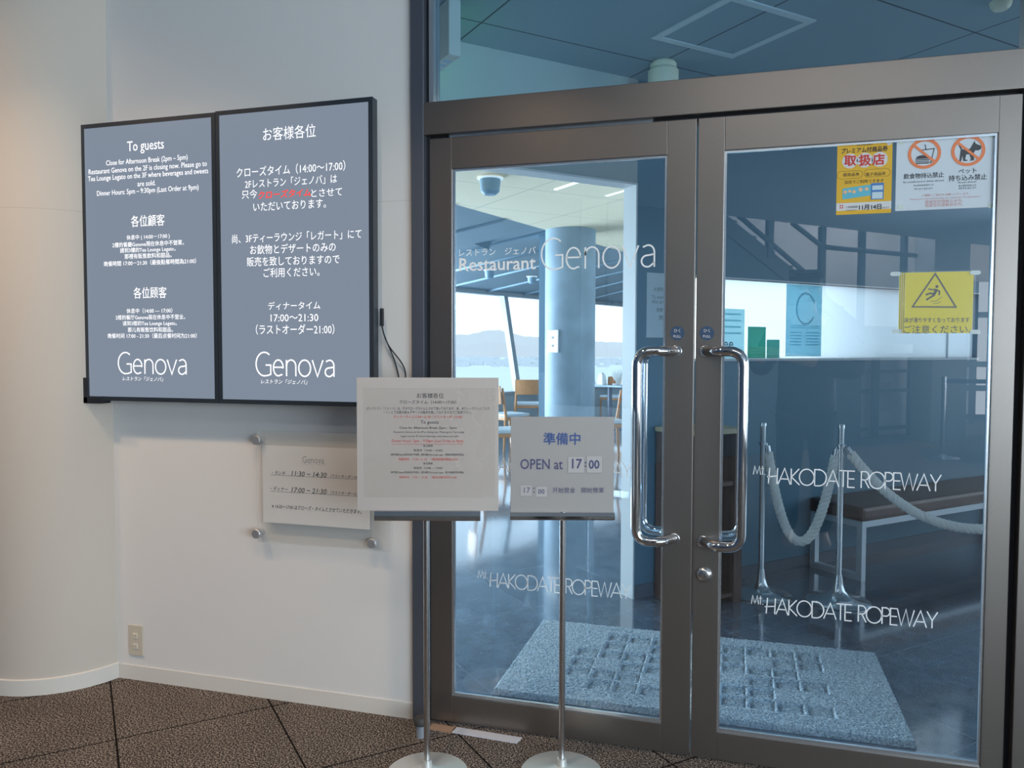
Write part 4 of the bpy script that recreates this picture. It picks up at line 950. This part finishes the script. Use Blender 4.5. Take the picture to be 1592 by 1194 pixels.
# hanging exit light box
n_ = Vector((0, 0, 1)); zb = 2.415
ca = hit(698, 84, n_, zb); cb_ = hit(716, 79, n_, zb)
ea = (ca.x+ca.y)*S2; eb = (cb_.x+cb_.y)*S2; f2 = (ca.y-ca.x)*S2
ex = thing('hanging_sign_box', 'slim pale light box hanging from the vestibule ceiling at the transom edge', 'light box', E(ea, f2+0.2, ZC))
MB().box((ea, f2, zb), (ea+0.05, f2+0.42, 2.628), ME, bev=0.003).build('housing', mat('light_box_grey', (0.55, 0.56, 0.53), 0.5), ex)
MB().box((ea+0.0501, f2+0.02, zb+0.02), (ea+0.053, f2+0.40, 2.58), ME).build('lit_face', mat('green_lit_face', (0.1, 0.4, 0.1), 0.5, emit=(0.25, 1.0, 0.3), es=0.8), ex)
MB().box((ea+0.012, f2+0.1, 2.628), (ea+0.038, f2+0.3, ZC), ME).build('hanger', mat('hanger_grey', (0.5, 0.5, 0.5), 0.5), ex)
mb = MB()
for k in range(6): mb.box((ea+0.008, f2+0.06+k*0.05, zb-0.0006), (ea+0.042, f2+0.09+k*0.05, zb), ME)
mb.build('underside_label', mat('pale_blue_label', (0.35, 0.48, 0.62), 0.5), ex)

# ---------------------------------------------------------------- dining room
B0 = Vector((-4.289, 9.143)); dB = Vector((0.3853, 0.9228)); nB = Vector((0.9228, -0.3853))
ZHd = 2.19; ZS = 0.60
Bp = lambda s, inw=0.0: B0+dB*s+nB*inw
SOFF = mat('soffit_blue_grey', (0.20, 0.26, 0.29), 0.7, noise=(2, 0.06))
mb = MB(); N = 14; top = []; bot = []
for i in range(N+1):
    s = -6.0+i*(13.5/N); b_ = Bp(s, 0.05); y = b_.y-0.9; a_ = Aat(y)
    top.append(Vector((a_.x, a_.y, ZC))); bot.append(Vector((b_.x, b_.y, ZHd+0.06)))
for i in range(N):
    mb.poly([top[i], top[i+1], bot[i+1], bot[i]]); mb.poly([top[i+1]+Vector((0, 0, 0.12)), top[i]+Vector((0, 0, 0.12)), bot[i]+Vector((-0.05, 0, 0.2)), bot[i+1]+Vector((-0.05, 0, 0.2))])
so = mb.build('ceiling_soffit', SOFF); struct(so)
mb = MB()
for i in range(N+1): mb.tube([top[i]-Vector((0, 0, 0.004)), bot[i]-Vector((0, 0, 0.004))], 0.022, 6)
mb.build('soffit_rib', mat('soffit_rib_grey', (0.24, 0.33, 0.39), 0.6), so)
WF = mat('window_frame_pale', (0.36, 0.39, 0.40), 0.4); LEAN = 0.30
wd_ = MB()
def bpt(s, inw, z): p = Bp(s, inw); return Vector((p.x, p.y, z))
for z0_, z1_, i0, i1 in ((ZHd, ZHd+0.09, -0.08, 0.06), (ZS-0.06, ZS, LEAN-0.1, LEAN+0.10)):
    wd_.prism([bpt(-6, i0, z0_), bpt(-6, i1, z0_), bpt(-6, i1, z1_), bpt(-6, i0, z1_)], (dB.x*13.5, dB.y*13.5, 0))
win2 = wd_.build('window_4', WF); struct(win2)
sm = ((hit(783, 462, (nB.x, nB.y, 0), nB.dot(B0)).xy)-B0).dot(dB)
for k in range(-2, 3):
    s = sm+k*2.3
    mb = MB(); mb.prism([bpt(s-0.05, -0.05, ZHd), bpt(s+0.05, -0.05, ZHd), bpt(s+0.05, 0.05, ZHd), bpt(s-0.05, 0.05, ZHd)], bpt(0, LEAN, ZS)-bpt(0, 0, ZHd)); mb.build('mullion', WF, win2)
mb = MB(); mb.prism([bpt(-6, -0.003, ZHd), bpt(7.5, -0.003, ZHd), bpt(7.5, LEAN-0.003, ZS), bpt(-6, LEAN-0.003, ZS)], (0.005, 0, 0)); mb.build('window_pane', CLEAR, win2)
mb = MB(); mb.prism([bpt(-6, LEAN, 0), bpt(-6, LEAN+0.08, 0), bpt(-6, LEAN+0.08, ZS-0.06), bpt(-6, LEAN, ZS-0.06)], (dB.x*13.5, dB.y*13.5, 0)); struct(mb.build('wall_sill', mat('sill_wall', (0.45, 0.52, 0.55), 0.7)))
# round column with switch plate
cc = EYE + ray(886, 546)*(8.95/ray(886, 546).dot(FW)); CONC = mat('mottled_concrete', (0.26, 0.34, 0.40), 0.6, noise=(3, 0.18), bump=(60, 0.3, 0.004))
colm = MB().lathe([(0.285, 0), (0.285, ZC)], Matrix.Translation((cc.x, cc.y, 0)), 64).build('column', CONC); struct(colm)
mb = MB(); qd = (Vector((cc.x, cc.y))-EYE.xy).normalized(); qs = Vector((qd.y, -qd.x)); p0 = cc.xy-qs*0.30+qd*0.12
Mc = Matrix(((qs.x, qd.x, 0, p0.x), (qs.y, qd.y, 0, p0.y), (0, 0, 1, 0), (0, 0, 0, 1)))
struct(MB().box((-0.06, 0, 0), (0.2, 0.22, ZC), Mc).build('column_pilaster', mat('pilaster_blue', (0.30, 0.42, 0.50), 0.6)))
an = math.radians(-40); nn = -qd*math.cos(an)+qs*math.sin(an); cpos = cc.xy+nn*0.287
Mp = Matrix(((nn.y, -nn.x, 0, cpos.x), (-nn.x, -nn.y, 0, cpos.y), (0, 0, 1, 1.38), (0, 0, 0, 1)))
swp = thing('switch_plate', 'white switch plate on the round column', 'switch', (cpos.x, cpos.y, 1.26))
MB().box((-0.075, -0.01, -0.125), (0.075, 0.006, 0.125), Mp, bev=0.004).build('plate', mat('white_plate', (0.85, 0.85, 0.84), 0.4), swp)
mb = MB()
for z in (-0.05, 0.04): mb.box((-0.015, 0.004, z-0.012), (0.015, 0.010, z+0.012), Mp); mb.box((-0.015, -0.014, z-0.012), (0.015, -0.009, z+0.012), Mp)
mb.build('switch', mat('switch_dark', (0.25, 0.27, 0.3), 0.5), swp)
# ceiling light panels in the dining room
LIT = mat('lit_panel_edge', (0.9, 0.9, 0.85), 0.5, emit=(1.0, 0.98, 0.92), es=1.6)
for k, (a1, a2, lb) in enumerate(((1.79, 3.42, 'square recessed ceiling frame nearest the portal'), (3.65, 3.42, 'square recessed ceiling frame right of the round column'))):
    q = thing('ceiling_light_frame', lb, 'ceiling light', E(a1+0.28, a2+0.25, ZC), 'recessed ceiling frames')
    for nm, lo, hi in (('edge', (a1, a2), (a1+0.03, a2+0.5)), ('edge', (a1+0.53, a2), (a1+0.56, a2+0.5))): MB().box((*lo, ZC-0.008), (*hi, ZC), ME).build('lit_edge', LIT, q)
    MB().box((a1+0.03, a2, ZC-0.004), (a1+0.53, a2+0.5, ZC), ME).build('panel', DCEIL, q)
    MB().box((a1, a2-0.02, ZC-0.008), (a1+0.56, a2, ZC), ME).build('dark_edge', mat('frame_shadow_grey', (0.4, 0.42, 0.42), 0.6), q)
# surface spotlights
def can(pos, r, h, label, tilt):
    t = thing('spotlight', label, 'spotlight', pos, 'dining room spotlights')
    M_ = Matrix.Translation(pos) @ Matrix.Rotation(tilt, 4, 'Y')
    MB().lathe([(0, -h), (r*0.55, -h), (r*0.9, -h*0.8), (r, -h*0.2), (r, 0), (0, 0)], M_, 28).build('shade', mat('spot_blue_grey', (0.22, 0.33, 0.40), 0.5), t)
    MB().lathe([(r*0.9, -0.002), (r*1.25, 0.004), (r*1.25, 0.012), (0, 0.012)], M_, 28).build('rim', mat('spot_rim', (0.8, 0.82, 0.8), 0.4, emit=(1, 1, 0.95), es=0.5), t)
p = hit(762, 279, (0, 0, 1), ZC-0.02); can(p, 0.082, 0.12, 'large hooded ceiling spotlight near the top of the left door', 0.0)
p = EYE+ray(761, 421)*(10.2/ray(761, 421).dot(FW)); can(p, 0.062, 0.10, 'small soffit spotlight left of the word Genova', 0.0)
p = EYE+ray(827, 431)*(11.0/ray(827, 431).dot(FW)); can(p, 0.062, 0.09, 'small soffit spotlight just left of the round column', 0.0)
# dining furniture
CW = mat('tan_plywood', (0.56, 0.26, 0.11), 0.45, noise=(10, 0.12, (1, 8, 1))); CSEAT = mat('pale_seat_pad', (0.55, 0.62, 0.66), 0.6)
def make_chair():
    t = thing('dining_chair', '', 'chair', (0, 0, 0), 'dining chairs')
    for sx in (-0.19, 0.19):
        MB().tube([(sx, 0.19, 0), (sx, 0.18, 0.44)], [0.013, 0.018], 8).build('leg', CW, t)
        MB().tube([(sx, -0.22, 0), (sx, -0.19, 0.44), (sx*0.97, -0.24, 0.80)], [0.014, 0.02, 0.014], 8).build('leg', CW, t)
    MB().box((-0.205, -0.20, 0.385), (0.205, 0.20, 0.425), bev=0.006).build('seat_frame', CW, t)
    MB().box((-0.20, -0.19, 0.425), (0.20, 0.205, 0.465), bev=0.015).build('seat', CSEAT, t)
    mb = MB()
    n_ = 8; fr_pts = []
    for i in range(n_+1):
        x = -0.205+0.41*i/n_; y = -0.265-0.03*math.cos((i/n_-0.5)*PI)
        fr_pts.append((x, y))
    for i in range(n_):
        (xa, ya), (xb, yb) = fr_pts[i], fr_pts[i+1]
        mb.prism([(xa, ya, 0.60), (xb, yb, 0.60), (xb, yb-0.012, 0.60), (xa, ya-0.012, 0.60)], (0, -0.02, 0.23))
    mb.build('backrest', CW, t)
    return t
ch0 = make_chair(); first = True
def place_chair(x, y, a, label):
    global first
    if first:
        ch0.matrix_world = Tz(x, y, 0, a); BASE[ch0.name] = ch0.matrix_world.copy(); ch0['label'] = label; first = False; return ch0
    r = ch0.copy(); COL.objects.link(r); r.matrix_world = Tz(x, y, 0, a); r['label'] = label
    for c_ in list(ch0.children): k_ = c_.copy(); COL.objects.link(k_); k_.parent = r
    return r
def gp(px, py, depth): 
    r = ray(px, py); return EYE+r*(depth/r.dot(FW))
p = gp(820, 600, 12.3); place_chair(p.x, p.y, math.radians(18), 'tan plywood chair directly left of the round column, beside the window')
p = gp(790, 620, 10.2); place_chair(p.x, p.y, math.radians(-35), 'shaded dining chair in front of the window mullion, nearer than the tan one')
p = gp(776, 650, 8.2); place_chair(p.x, p.y, math.radians(-60), 'dark shaded dining chair half hidden behind the laminated notice')
p = gp(942, 640, 9.3); place_chair(p.x, p.y, math.radians(115), 'dining chair whose tan back post shows just right of the round column')
p = gp(956, 600, 14.3); place_chair(p.x, p.y, math.radians(160), 'dining chair on the window side of the set table, behind the napkins')
TT = mat('grey_blue_table', (0.30, 0.38, 0.42), 0.25)
def make_table(x, y, a, label):
    t = thing('dining_table', label, 'table', (0, 0, 0), 'dining tables')
    MB().box((-0.40, -0.34, 0.69), (0.40, 0.34, 0.725), bev=0.006).build('tabletop', TT, t)
    MB().tube([(0, 0, 0.02), (0, 0, 0.69)], 0.04, 14).build('pedestal', STEELD, t)
    MB().lathe([(0.27, 0), (0.27, 0.012), (0.05, 0.03), (0, 0.03)], None, 28).build('foot', STEELD, t)
    t.matrix_world = Tz(x, y, 0, a); BASE[t.name] = t.matrix_world.copy(); return t
pt = gp(850, 596, 13.1); make_table(pt.x, pt.y, math.radians(-20), 'dining table partly hidden behind the round column by the window')
pt2 = gp(948, 596, 12.9); make_table(pt2.x, pt2.y, math.radians(-20), 'set dining table right of the round column with folded napkins')
NAP = mat('white_napkin', (0.88, 0.88, 0.86), 0.8)
def napkin(x, y, z, label, fan):
    mb = MB(); k = 9
    if fan:
        for i in range(-3, 4):
            a = i*0.22; mb.prism([(x-0.012, y, z), (x+0.012, y, z), (x+0.02+0.20*math.sin(a), y+0.01*i, z+0.25*math.cos(a)), (x-0.02+0.20*math.sin(a), y+0.01*i, z+0.25*math.cos(a))], (0, 0.006, 0))
    else:
        mb.lathe([(0.085, 0), (0.075, 0.10), (0.055, 0.17), (0.012, 0.20), (0, 0.20)], Matrix.Translation((x, y, z)), 5)
    tag(mb.build('folded_napkin', NAP), label, 'napkin', 'folded napkins on the set table')
napkin(pt2.x-0.11, pt2.y-0.16, 0.725, 'cone-folded white napkin nearest the round column', False)
napkin(pt2.x+0.13, pt2.y+0.05, 0.725, 'fan-folded white napkin standing tallest on the set table', True)
napkin(pt2.x+0.27, pt2.y-0.05, 0.725, 'cone-folded white napkin beside the portal edge', False)
mb = MB(); mb.lathe([(0.035, 0), (0.04, 0.05), (0.03, 0.13), (0, 0.13)], Matrix.Translation((pt2.x+0.02, pt2.y-0.1, 0.725)), 16); tag(mb.build('condiment_jar', mat('amber_jar', (0.5, 0.22, 0.08), 0.3)), 'amber jar between the napkins on the set table', 'jar')
# floor pads under the vent on the soffit
mb = MB(); p = gp(752, 372, 9.2); 
tag(mb.box((-0.10, -0.02, -0.09), (0.10, 0.02, 0.09), Matrix.Translation(p) @ Matrix.Rotation(0.4, 4, 'Y')).build('speaker_grille', mat('dark_grille', (0.10, 0.16, 0.20), 0.6)), 'small dark grille on the sloped soffit above the windows', 'grille')

# ---------------------------------------------------------------- outside: sea, town, hills
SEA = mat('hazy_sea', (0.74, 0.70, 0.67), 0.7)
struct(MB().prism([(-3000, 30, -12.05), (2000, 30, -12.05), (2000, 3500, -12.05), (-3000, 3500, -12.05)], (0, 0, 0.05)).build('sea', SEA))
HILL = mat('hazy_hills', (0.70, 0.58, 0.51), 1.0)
mb = MB(); rn = random.Random(5); K = 70; prof = []
for i in range(K+1):
    px = 560+i*8.0; h = 14+20*math.exp(-((px-765)/40.0)**2)+10*math.exp(-((px-700)/30.0)**2)+8*math.exp(-((px-850)/60)**2)+rn.uniform(-1, 1)
    r = ray(px, 546); d = 1500/r.dot(FW); prof.append((EYE.x+r.x*d, EYE.y+r.y*d, h*1500/1220))
v0 = [mb.bm.verts.new((x, y, -12)) for x, y, z in prof]; v1 = [mb.bm.verts.new((x*1.03, y*1.03, z*0.5-4)) for x, y, z in prof]; v2 = [mb.bm.verts.new((x*1.12, y*1.12, z+1.5)) for x, y, z in prof]; v3 = [mb.bm.verts.new((x*1.4, y*1.4, -12)) for x, y, z in prof]
for A_, B_ in ((v0, v1), (v1, v2), (v2, v3)):
    for i in range(K): mb.bm.faces.new([A_[i], A_[i+1], B_[i+1], B_[i]])
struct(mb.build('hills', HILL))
mb = MB()
for i in range(420):
    px = rn.uniform(640, 1000); d = rn.uniform(620, 1300); r = ray(px, 560); k = d/r.dot(FW); x = EYE.x+r.x*k; y = EYE.y+r.y*k; s = rn.uniform(2, 7); h = rn.uniform(1, 3.5)
    mb.box((x-s, y-s*0.5, -12), (x+s, y+s*0.5, -12+h))
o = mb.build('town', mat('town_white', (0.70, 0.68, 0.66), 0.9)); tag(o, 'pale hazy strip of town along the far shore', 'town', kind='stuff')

# ---------------------------------------------------------------- lobby behind the viewpoint, seen mirrored in the door glass
DST = mat('dark_stair_steel', (0.05, 0.075, 0.10), 0.5)
def mirror_at(px, py, e2v):                 # lobby-grid point whose mirror image shows at a photo pixel
    n = Vector((-S2, S2, 0)); p = hit(px, py, n, e2v); return (p.x+p.y)*S2, p.z
st = thing('staircase', 'dark steel staircase rising behind, mirrored in the right door glass', 'staircase', LV(6, 5.6))
e_s = 5.55
def lp(px, py, e2=5.55): a = mirror_at(px, py, e2); return LV(a[0], e2, a[1])
ZF = 5.2
def lq(px, py, e2=ZF): a = mirror_at(px, py, e2); return LV(a[0], e2, a[1])
ea, za = mirror_at(1120, 326, ZF); eb, zb = mirror_at(1258, 437, ZF); sl = (zb-za)/(eb-ea)
zl = 1.62; e_l = eb+(zl-zb)/sl                          # the flight comes down onto a landing
def LVp(pts): return [LV(a, b, c) for a, b, c in pts]
et = ea-1.6; zt = za-sl*1.6
mb = MB(); mb.prism(LVp([(et, ZF, zt), (e_l, ZF, zl), (e_l, ZF, zl-0.22), (et, ZF, zt-0.22)]), LV(0, 0.07)); mb.build('stringer', DST, st)
mb = MB(); mb.prism(LVp([(et, ZF+0.02, zt-0.22), (e_l, ZF+0.02, zl-0.22), (e_l, ZF+0.02, 0), (et, ZF+0.02, 0)]), LV(0, 0.05)); mb.build('underside_panel', mat('stair_panel_blue', (0.05, 0.085, 0.115), 0.6), st)
nst = 13
for i in range(nst):
    e_ = et+(e_l-et)*(i+0.5)/nst; z = zt+(zl-zt)*(i+0.5)/nst
    MB().box((e_-0.15, ZF+0.07, z-0.02), (e_+0.15, 5.86, z+0.01), M45).build('tread', DST, st)
MB().box((e_l, ZF, zl-0.24), (9.3, 5.88, zl), M45).build('landing', DST, st)
for a, b in (((1148, 334), (1262, 432)), ((1232, 346), (1279, 383)), ((1279, 383), (1425, 397))):
    MB().tube([lq(*a), lq(*b)], 0.032, 8).build('handrail', DST, st)
for px, py in ((1198, 340), (1280, 352), (1342, 355), (1408, 360)):
    a = mirror_at(px, py, ZF); zz = zl if a[0] > e_l else za+(a[0]-ea)*sl
    MB().box((a[0]-0.045, ZF-0.02, zz-0.1), (a[0]+0.045, ZF+0.04, a[1]), M45).build('post', DST, st)
gr = thing('balustrade', 'dark steel balustrade before a pale wall, mirrored in the right door glass', 'balustrade', LV(9, 5.7))
for px in (1362, 1418):
    e_, z = mirror_at(px, 560, 5.75); MB().box((e_-0.06, 5.72, 0), (e_+0.06, 5.78, 1.25), M45).build('post', DST, gr)
ea_, _ = mirror_at(1310, 560, 5.75); eb_, _ = mirror_at(1420, 560, 5.75)
for z in (1.22, 0.98, 0.69, 0.13): MB().box((ea_, 5.73, z-0.025), (eb_, 5.77, z+0.025), M45).build('rail', DST, gr)
FW_ = LV(0, 5.89)
e_, z_ = mirror_at(1378, 628, 5.88)
o = MB().box((e_-0.13, 5.885, 0.38), (e_+0.13, 5.892, 0.80), M45).build('wall_notice', mat('grey_notice', (0.55, 0.54, 0.53), 0.7)); tag(o, 'small no-entry notice on the pale wall behind the balustrade, mirrored in glass', 'notice')
mb = MB(); Fm = Frame(LV(0, 5.884), (-S2, S2, 0)); ce = LV(e_, 5.884, 0)-LV(0, 5.884); cu = ce.dot(Fm.R)
stroke(mb, Fm, arc(cu, 0.68, 0.07, 0.07, 0, 360, 24)[:-1], 0.018, 0.001 if Fm.N.dot(LV(0, -1)) > 0 else -0.001, closed=True); mb.build('notice_ring', GREYINK, o)
bp_ = hit(1466, 713, (0, 0, 1), 0); bx, by = bp_.x, -bp_.y
br_ = thing('barrier_post', 'retractable belt barrier post on the lobby carpet, mirrored in glass', 'barrier post', (bx, by, 0))
MB().lathe([(0.19, 0), (0.19, 0.01), (0.05, 0.03), (0.03, 0.05), (0, 0.05)], Matrix.Translation((bx, by, 0)), 32).build('base', SATIN, br_)
MB().tube([(bx, by, 0.03), (bx, by, 0.98)], 0.03, 14).build('pole', SATIN, br_)
MB().box((bx, by-0.012, 0.90), (bx+1.6, by+0.012, 0.95)).build('belt', mat('blue_belt', (0.04, 0.08, 0.16), 0.6), br_)
struct(MB().box((8.72, 5.0, 0), (9.55, 5.3, 5.0), M45).build('column_lobby', mat('lobby_column_grey', (0.30, 0.33, 0.35), 0.6)))

struct(MB().box((2.0, -13.4, 2.52), (6, -13.2, 4.0)).build('wall_lobby_header', mat('peach_paint', (0.66, 0.56, 0.48), 0.8)))
rl = MB()
for z in (1.93, 1.05, 0.62, 0.1): rl.box((2.0, -13.35, z-0.05), (6, -13.25, z+0.05))
for x in (3.3, 4.05, 4.8, 5.6): rl.box((x-0.06, -13.36, 0), (x+0.06, -13.24, 2.52))
struct(rl.build('window_5', FRM))

# the person taking the picture, mirrored in the door glass
def skin(name, pts, edges, radii, m_, parent, root=0, sub=1):
    me = bpy.data.meshes.new(name); me.from_pydata([Vector(p) for p in pts], edges, []); o = bpy.data.objects.new(name, me); COL.objects.link(o)
    o.modifiers.new('s', 'SKIN'); md = o.modifiers.new('d', 'SUBSURF'); md.levels = sub; md.render_levels = sub
    for i, v in enumerate(me.skin_vertices[0].data):
        r = radii[i]; v.radius = r if isinstance(r, tuple) else (r, r); v.use_root = (i == root)
    bpy.context.view_layer.update()
    dg = bpy.context.evaluated_depsgraph_get(); nm = bpy.data.meshes.new_from_object(o.evaluated_get(dg))
    o.modifiers.clear(); o.data = nm; nm.name = name; nm.materials.clear(); nm.materials.append(m_)
    for p in nm.polygons: p.use_smooth = True
    if parent is not None: adopt(o, parent)
    return o
SKN = mat('skin', (0.55, 0.36, 0.26), 0.55); COAT = mat('dark_coat', (0.035, 0.04, 0.055), 0.8); TRS = mat('dark_trousers', (0.025, 0.03, 0.04), 0.8); HAIR = mat('black_hair', (0.015, 0.013, 0.012), 0.5)
X, Y = 0.43, -2.86
body_pts = [(X, Y, 0.93), (X, Y, 1.12), (X, Y+0.01, 1.32), (X, Y+0.01, 1.44), (X-0.01, Y+0.03, 1.53), (X-0.02, Y+0.05, 1.62), (X-0.02, Y+0.05, 1.70),
  (X-0.17, Y+0.01, 1.41), (X-0.27, Y+0.10, 1.17), (X-0.30, Y+0.31, 1.25), (X-0.335, Y+0.345, 1.265),
  (X+0.17, Y+0.01, 1.41), (X+0.29, Y+0.08, 1.16), (X-0.08, Y+0.29, 1.23), (X-0.17, Y+0.335, 1.25),
  (X-0.09, Y, 0.86), (X-0.10, Y+0.01, 0.48), (X-0.10, Y-0.03, 0.09), (X-0.11, Y+0.12, 0.045),
  (X+0.09, Y, 0.86), (X+0.11, Y+0.01, 0.48), (X+0.11, Y-0.03, 0.09), (X+0.13, Y+0.12, 0.045)]
body_e = [(0, 1), (1, 2), (2, 3), (3, 4), (4, 5), (5, 6), (3, 7), (7, 8), (8, 9), (9, 10), (3, 11), (11, 12), (12, 13), (13, 14), (0, 15), (15, 16), (16, 17), (17, 18), (0, 19), (19, 20), (20, 21), (21, 22)]
body_r = [(0.15, 0.11), (0.14, 0.10), (0.16, 0.11), (0.11, 0.08), 0.052, (0.078, 0.095), (0.072, 0.088), 0.06, 0.045, 0.033, 0.03, 0.06, 0.045, 0.033, 0.03, 0.085, 0.06, 0.042, 0.035, 0.085, 0.06, 0.042, 0.035]
per = skin('person', body_pts, body_e, body_r, SKN, None, 0, 2)
tag(per, 'person in a dark coat raising a phone, mirrored in the right door glass', 'person')
BASE[per.name] = Matrix.Identity(4)
skin('coat', [(X, Y, 0.80), (X, Y, 0.95), (X, Y, 1.15), (X, Y+0.01, 1.33), (X, Y+0.01, 1.45), (X-0.18, Y+0.01, 1.42), (X-0.29, Y+0.08, 1.16), (X-0.305, Y+0.27, 1.235), (X+0.18, Y+0.01, 1.42), (X+0.31, Y+0.06, 1.14), (X+0.0, Y+0.24, 1.21)],
  [(0, 1), (1, 2), (2, 3), (3, 4), (4, 5), (5, 6), (6, 7), (4, 8), (8, 9), (9, 10)],
  [(0.21, 0.15), (0.20, 0.145), (0.19, 0.14), (0.20, 0.14), (0.12, 0.10), 0.085, 0.075, 0.055, 0.085, 0.08, 0.055], COAT, per, 2, 2)
skin('trousers', [(X, Y, 0.90), (X-0.09, Y, 0.82), (X-0.10, Y+0.01, 0.48), (X-0.10, Y-0.02, 0.10), (X+0.09, Y, 0.82), (X+0.11, Y+0.01, 0.48), (X+0.11, Y-0.02, 0.10)],
  [(0, 1), (1, 2), (2, 3), (0, 4), (4, 5), (5, 6)], [(0.15, 0.12), 0.105, 0.08, 0.068, 0.105, 0.08, 0.068], TRS, per, 0, 2)
skin('hair', [(X-0.02, Y+0.02, 1.60), (X-0.02, Y+0.015, 1.68), (X-0.02, Y+0.035, 1.745)], [(0, 1), (1, 2)], [(0.092, 0.085), (0.10, 0.098), (0.075, 0.085)], HAIR, per, 1, 2)
for sx in (-1, 1):
    c = Vector((X-0.02+sx*0.032, Y+0.138, 1.665)); MB().lathe([(0, -0.012), (0.009, -0.008), (0.012, 0), (0.009, 0.008), (0, 0.012)], Matrix.Translation(c), 12).build('eye', mat('eye_dark', (0.05, 0.04, 0.035), 0.2), per)
MB().tube([(X-0.02, Y+0.135, 1.665), (X-0.02, Y+0.155, 1.63), (X-0.02, Y+0.14, 1.622)], [0.008, 0.014, 0.008], 10).build('nose', SKN, per)
MB().tube([(X-0.045, Y+0.135, 1.595), (X-0.02, Y+0.142, 1.592), (X+0.005, Y+0.135, 1.595)], [0.004, 0.007, 0.004], 8).build('mouth', mat('lips', (0.42, 0.2, 0.17), 0.5), per)
ph = thing('phone', 'dark phone held up by the person mirrored in the glass', 'phone', (-0.005, -2.512, 1.245))
MB().box((-0.075, -2.515, 1.235), (0.085, -2.507, 1.31), bev=0.003).build('body', BLACK, ph)
for hx, s in ((X-0.335, -1), (X-0.17, 1)):
    for k, (dz, ln) in enumerate(((0.028, 0.052), (0.010, 0.058), (-0.008, 0.054), (-0.026, 0.044))):
        a = Vector((hx, Y+0.345-(0.01 if s > 0 else 0), 1.262+dz*0.8))
        tip = Vector((-0.06 if s < 0 else 0.07, -2.5035, 1.272+dz))
        mid = (a+tip)/2+Vector((s*0.022, 0.008, 0.0))
        MB().tube([a, mid, tip], [0.0095, 0.0088, 0.0075], 10).build('finger', SKN, per)
    a = Vector((hx, Y+0.335, 1.25)); MB().tube([a, (hx-s*0.0, -2.532, 1.240), (hx-s*0.03, -2.524, 1.262)], [0.011, 0.010, 0.008], 10).build('thumb', SKN, per)

bpy.data.objects.remove(_fo)
bpy.data.curves.remove(_fc)
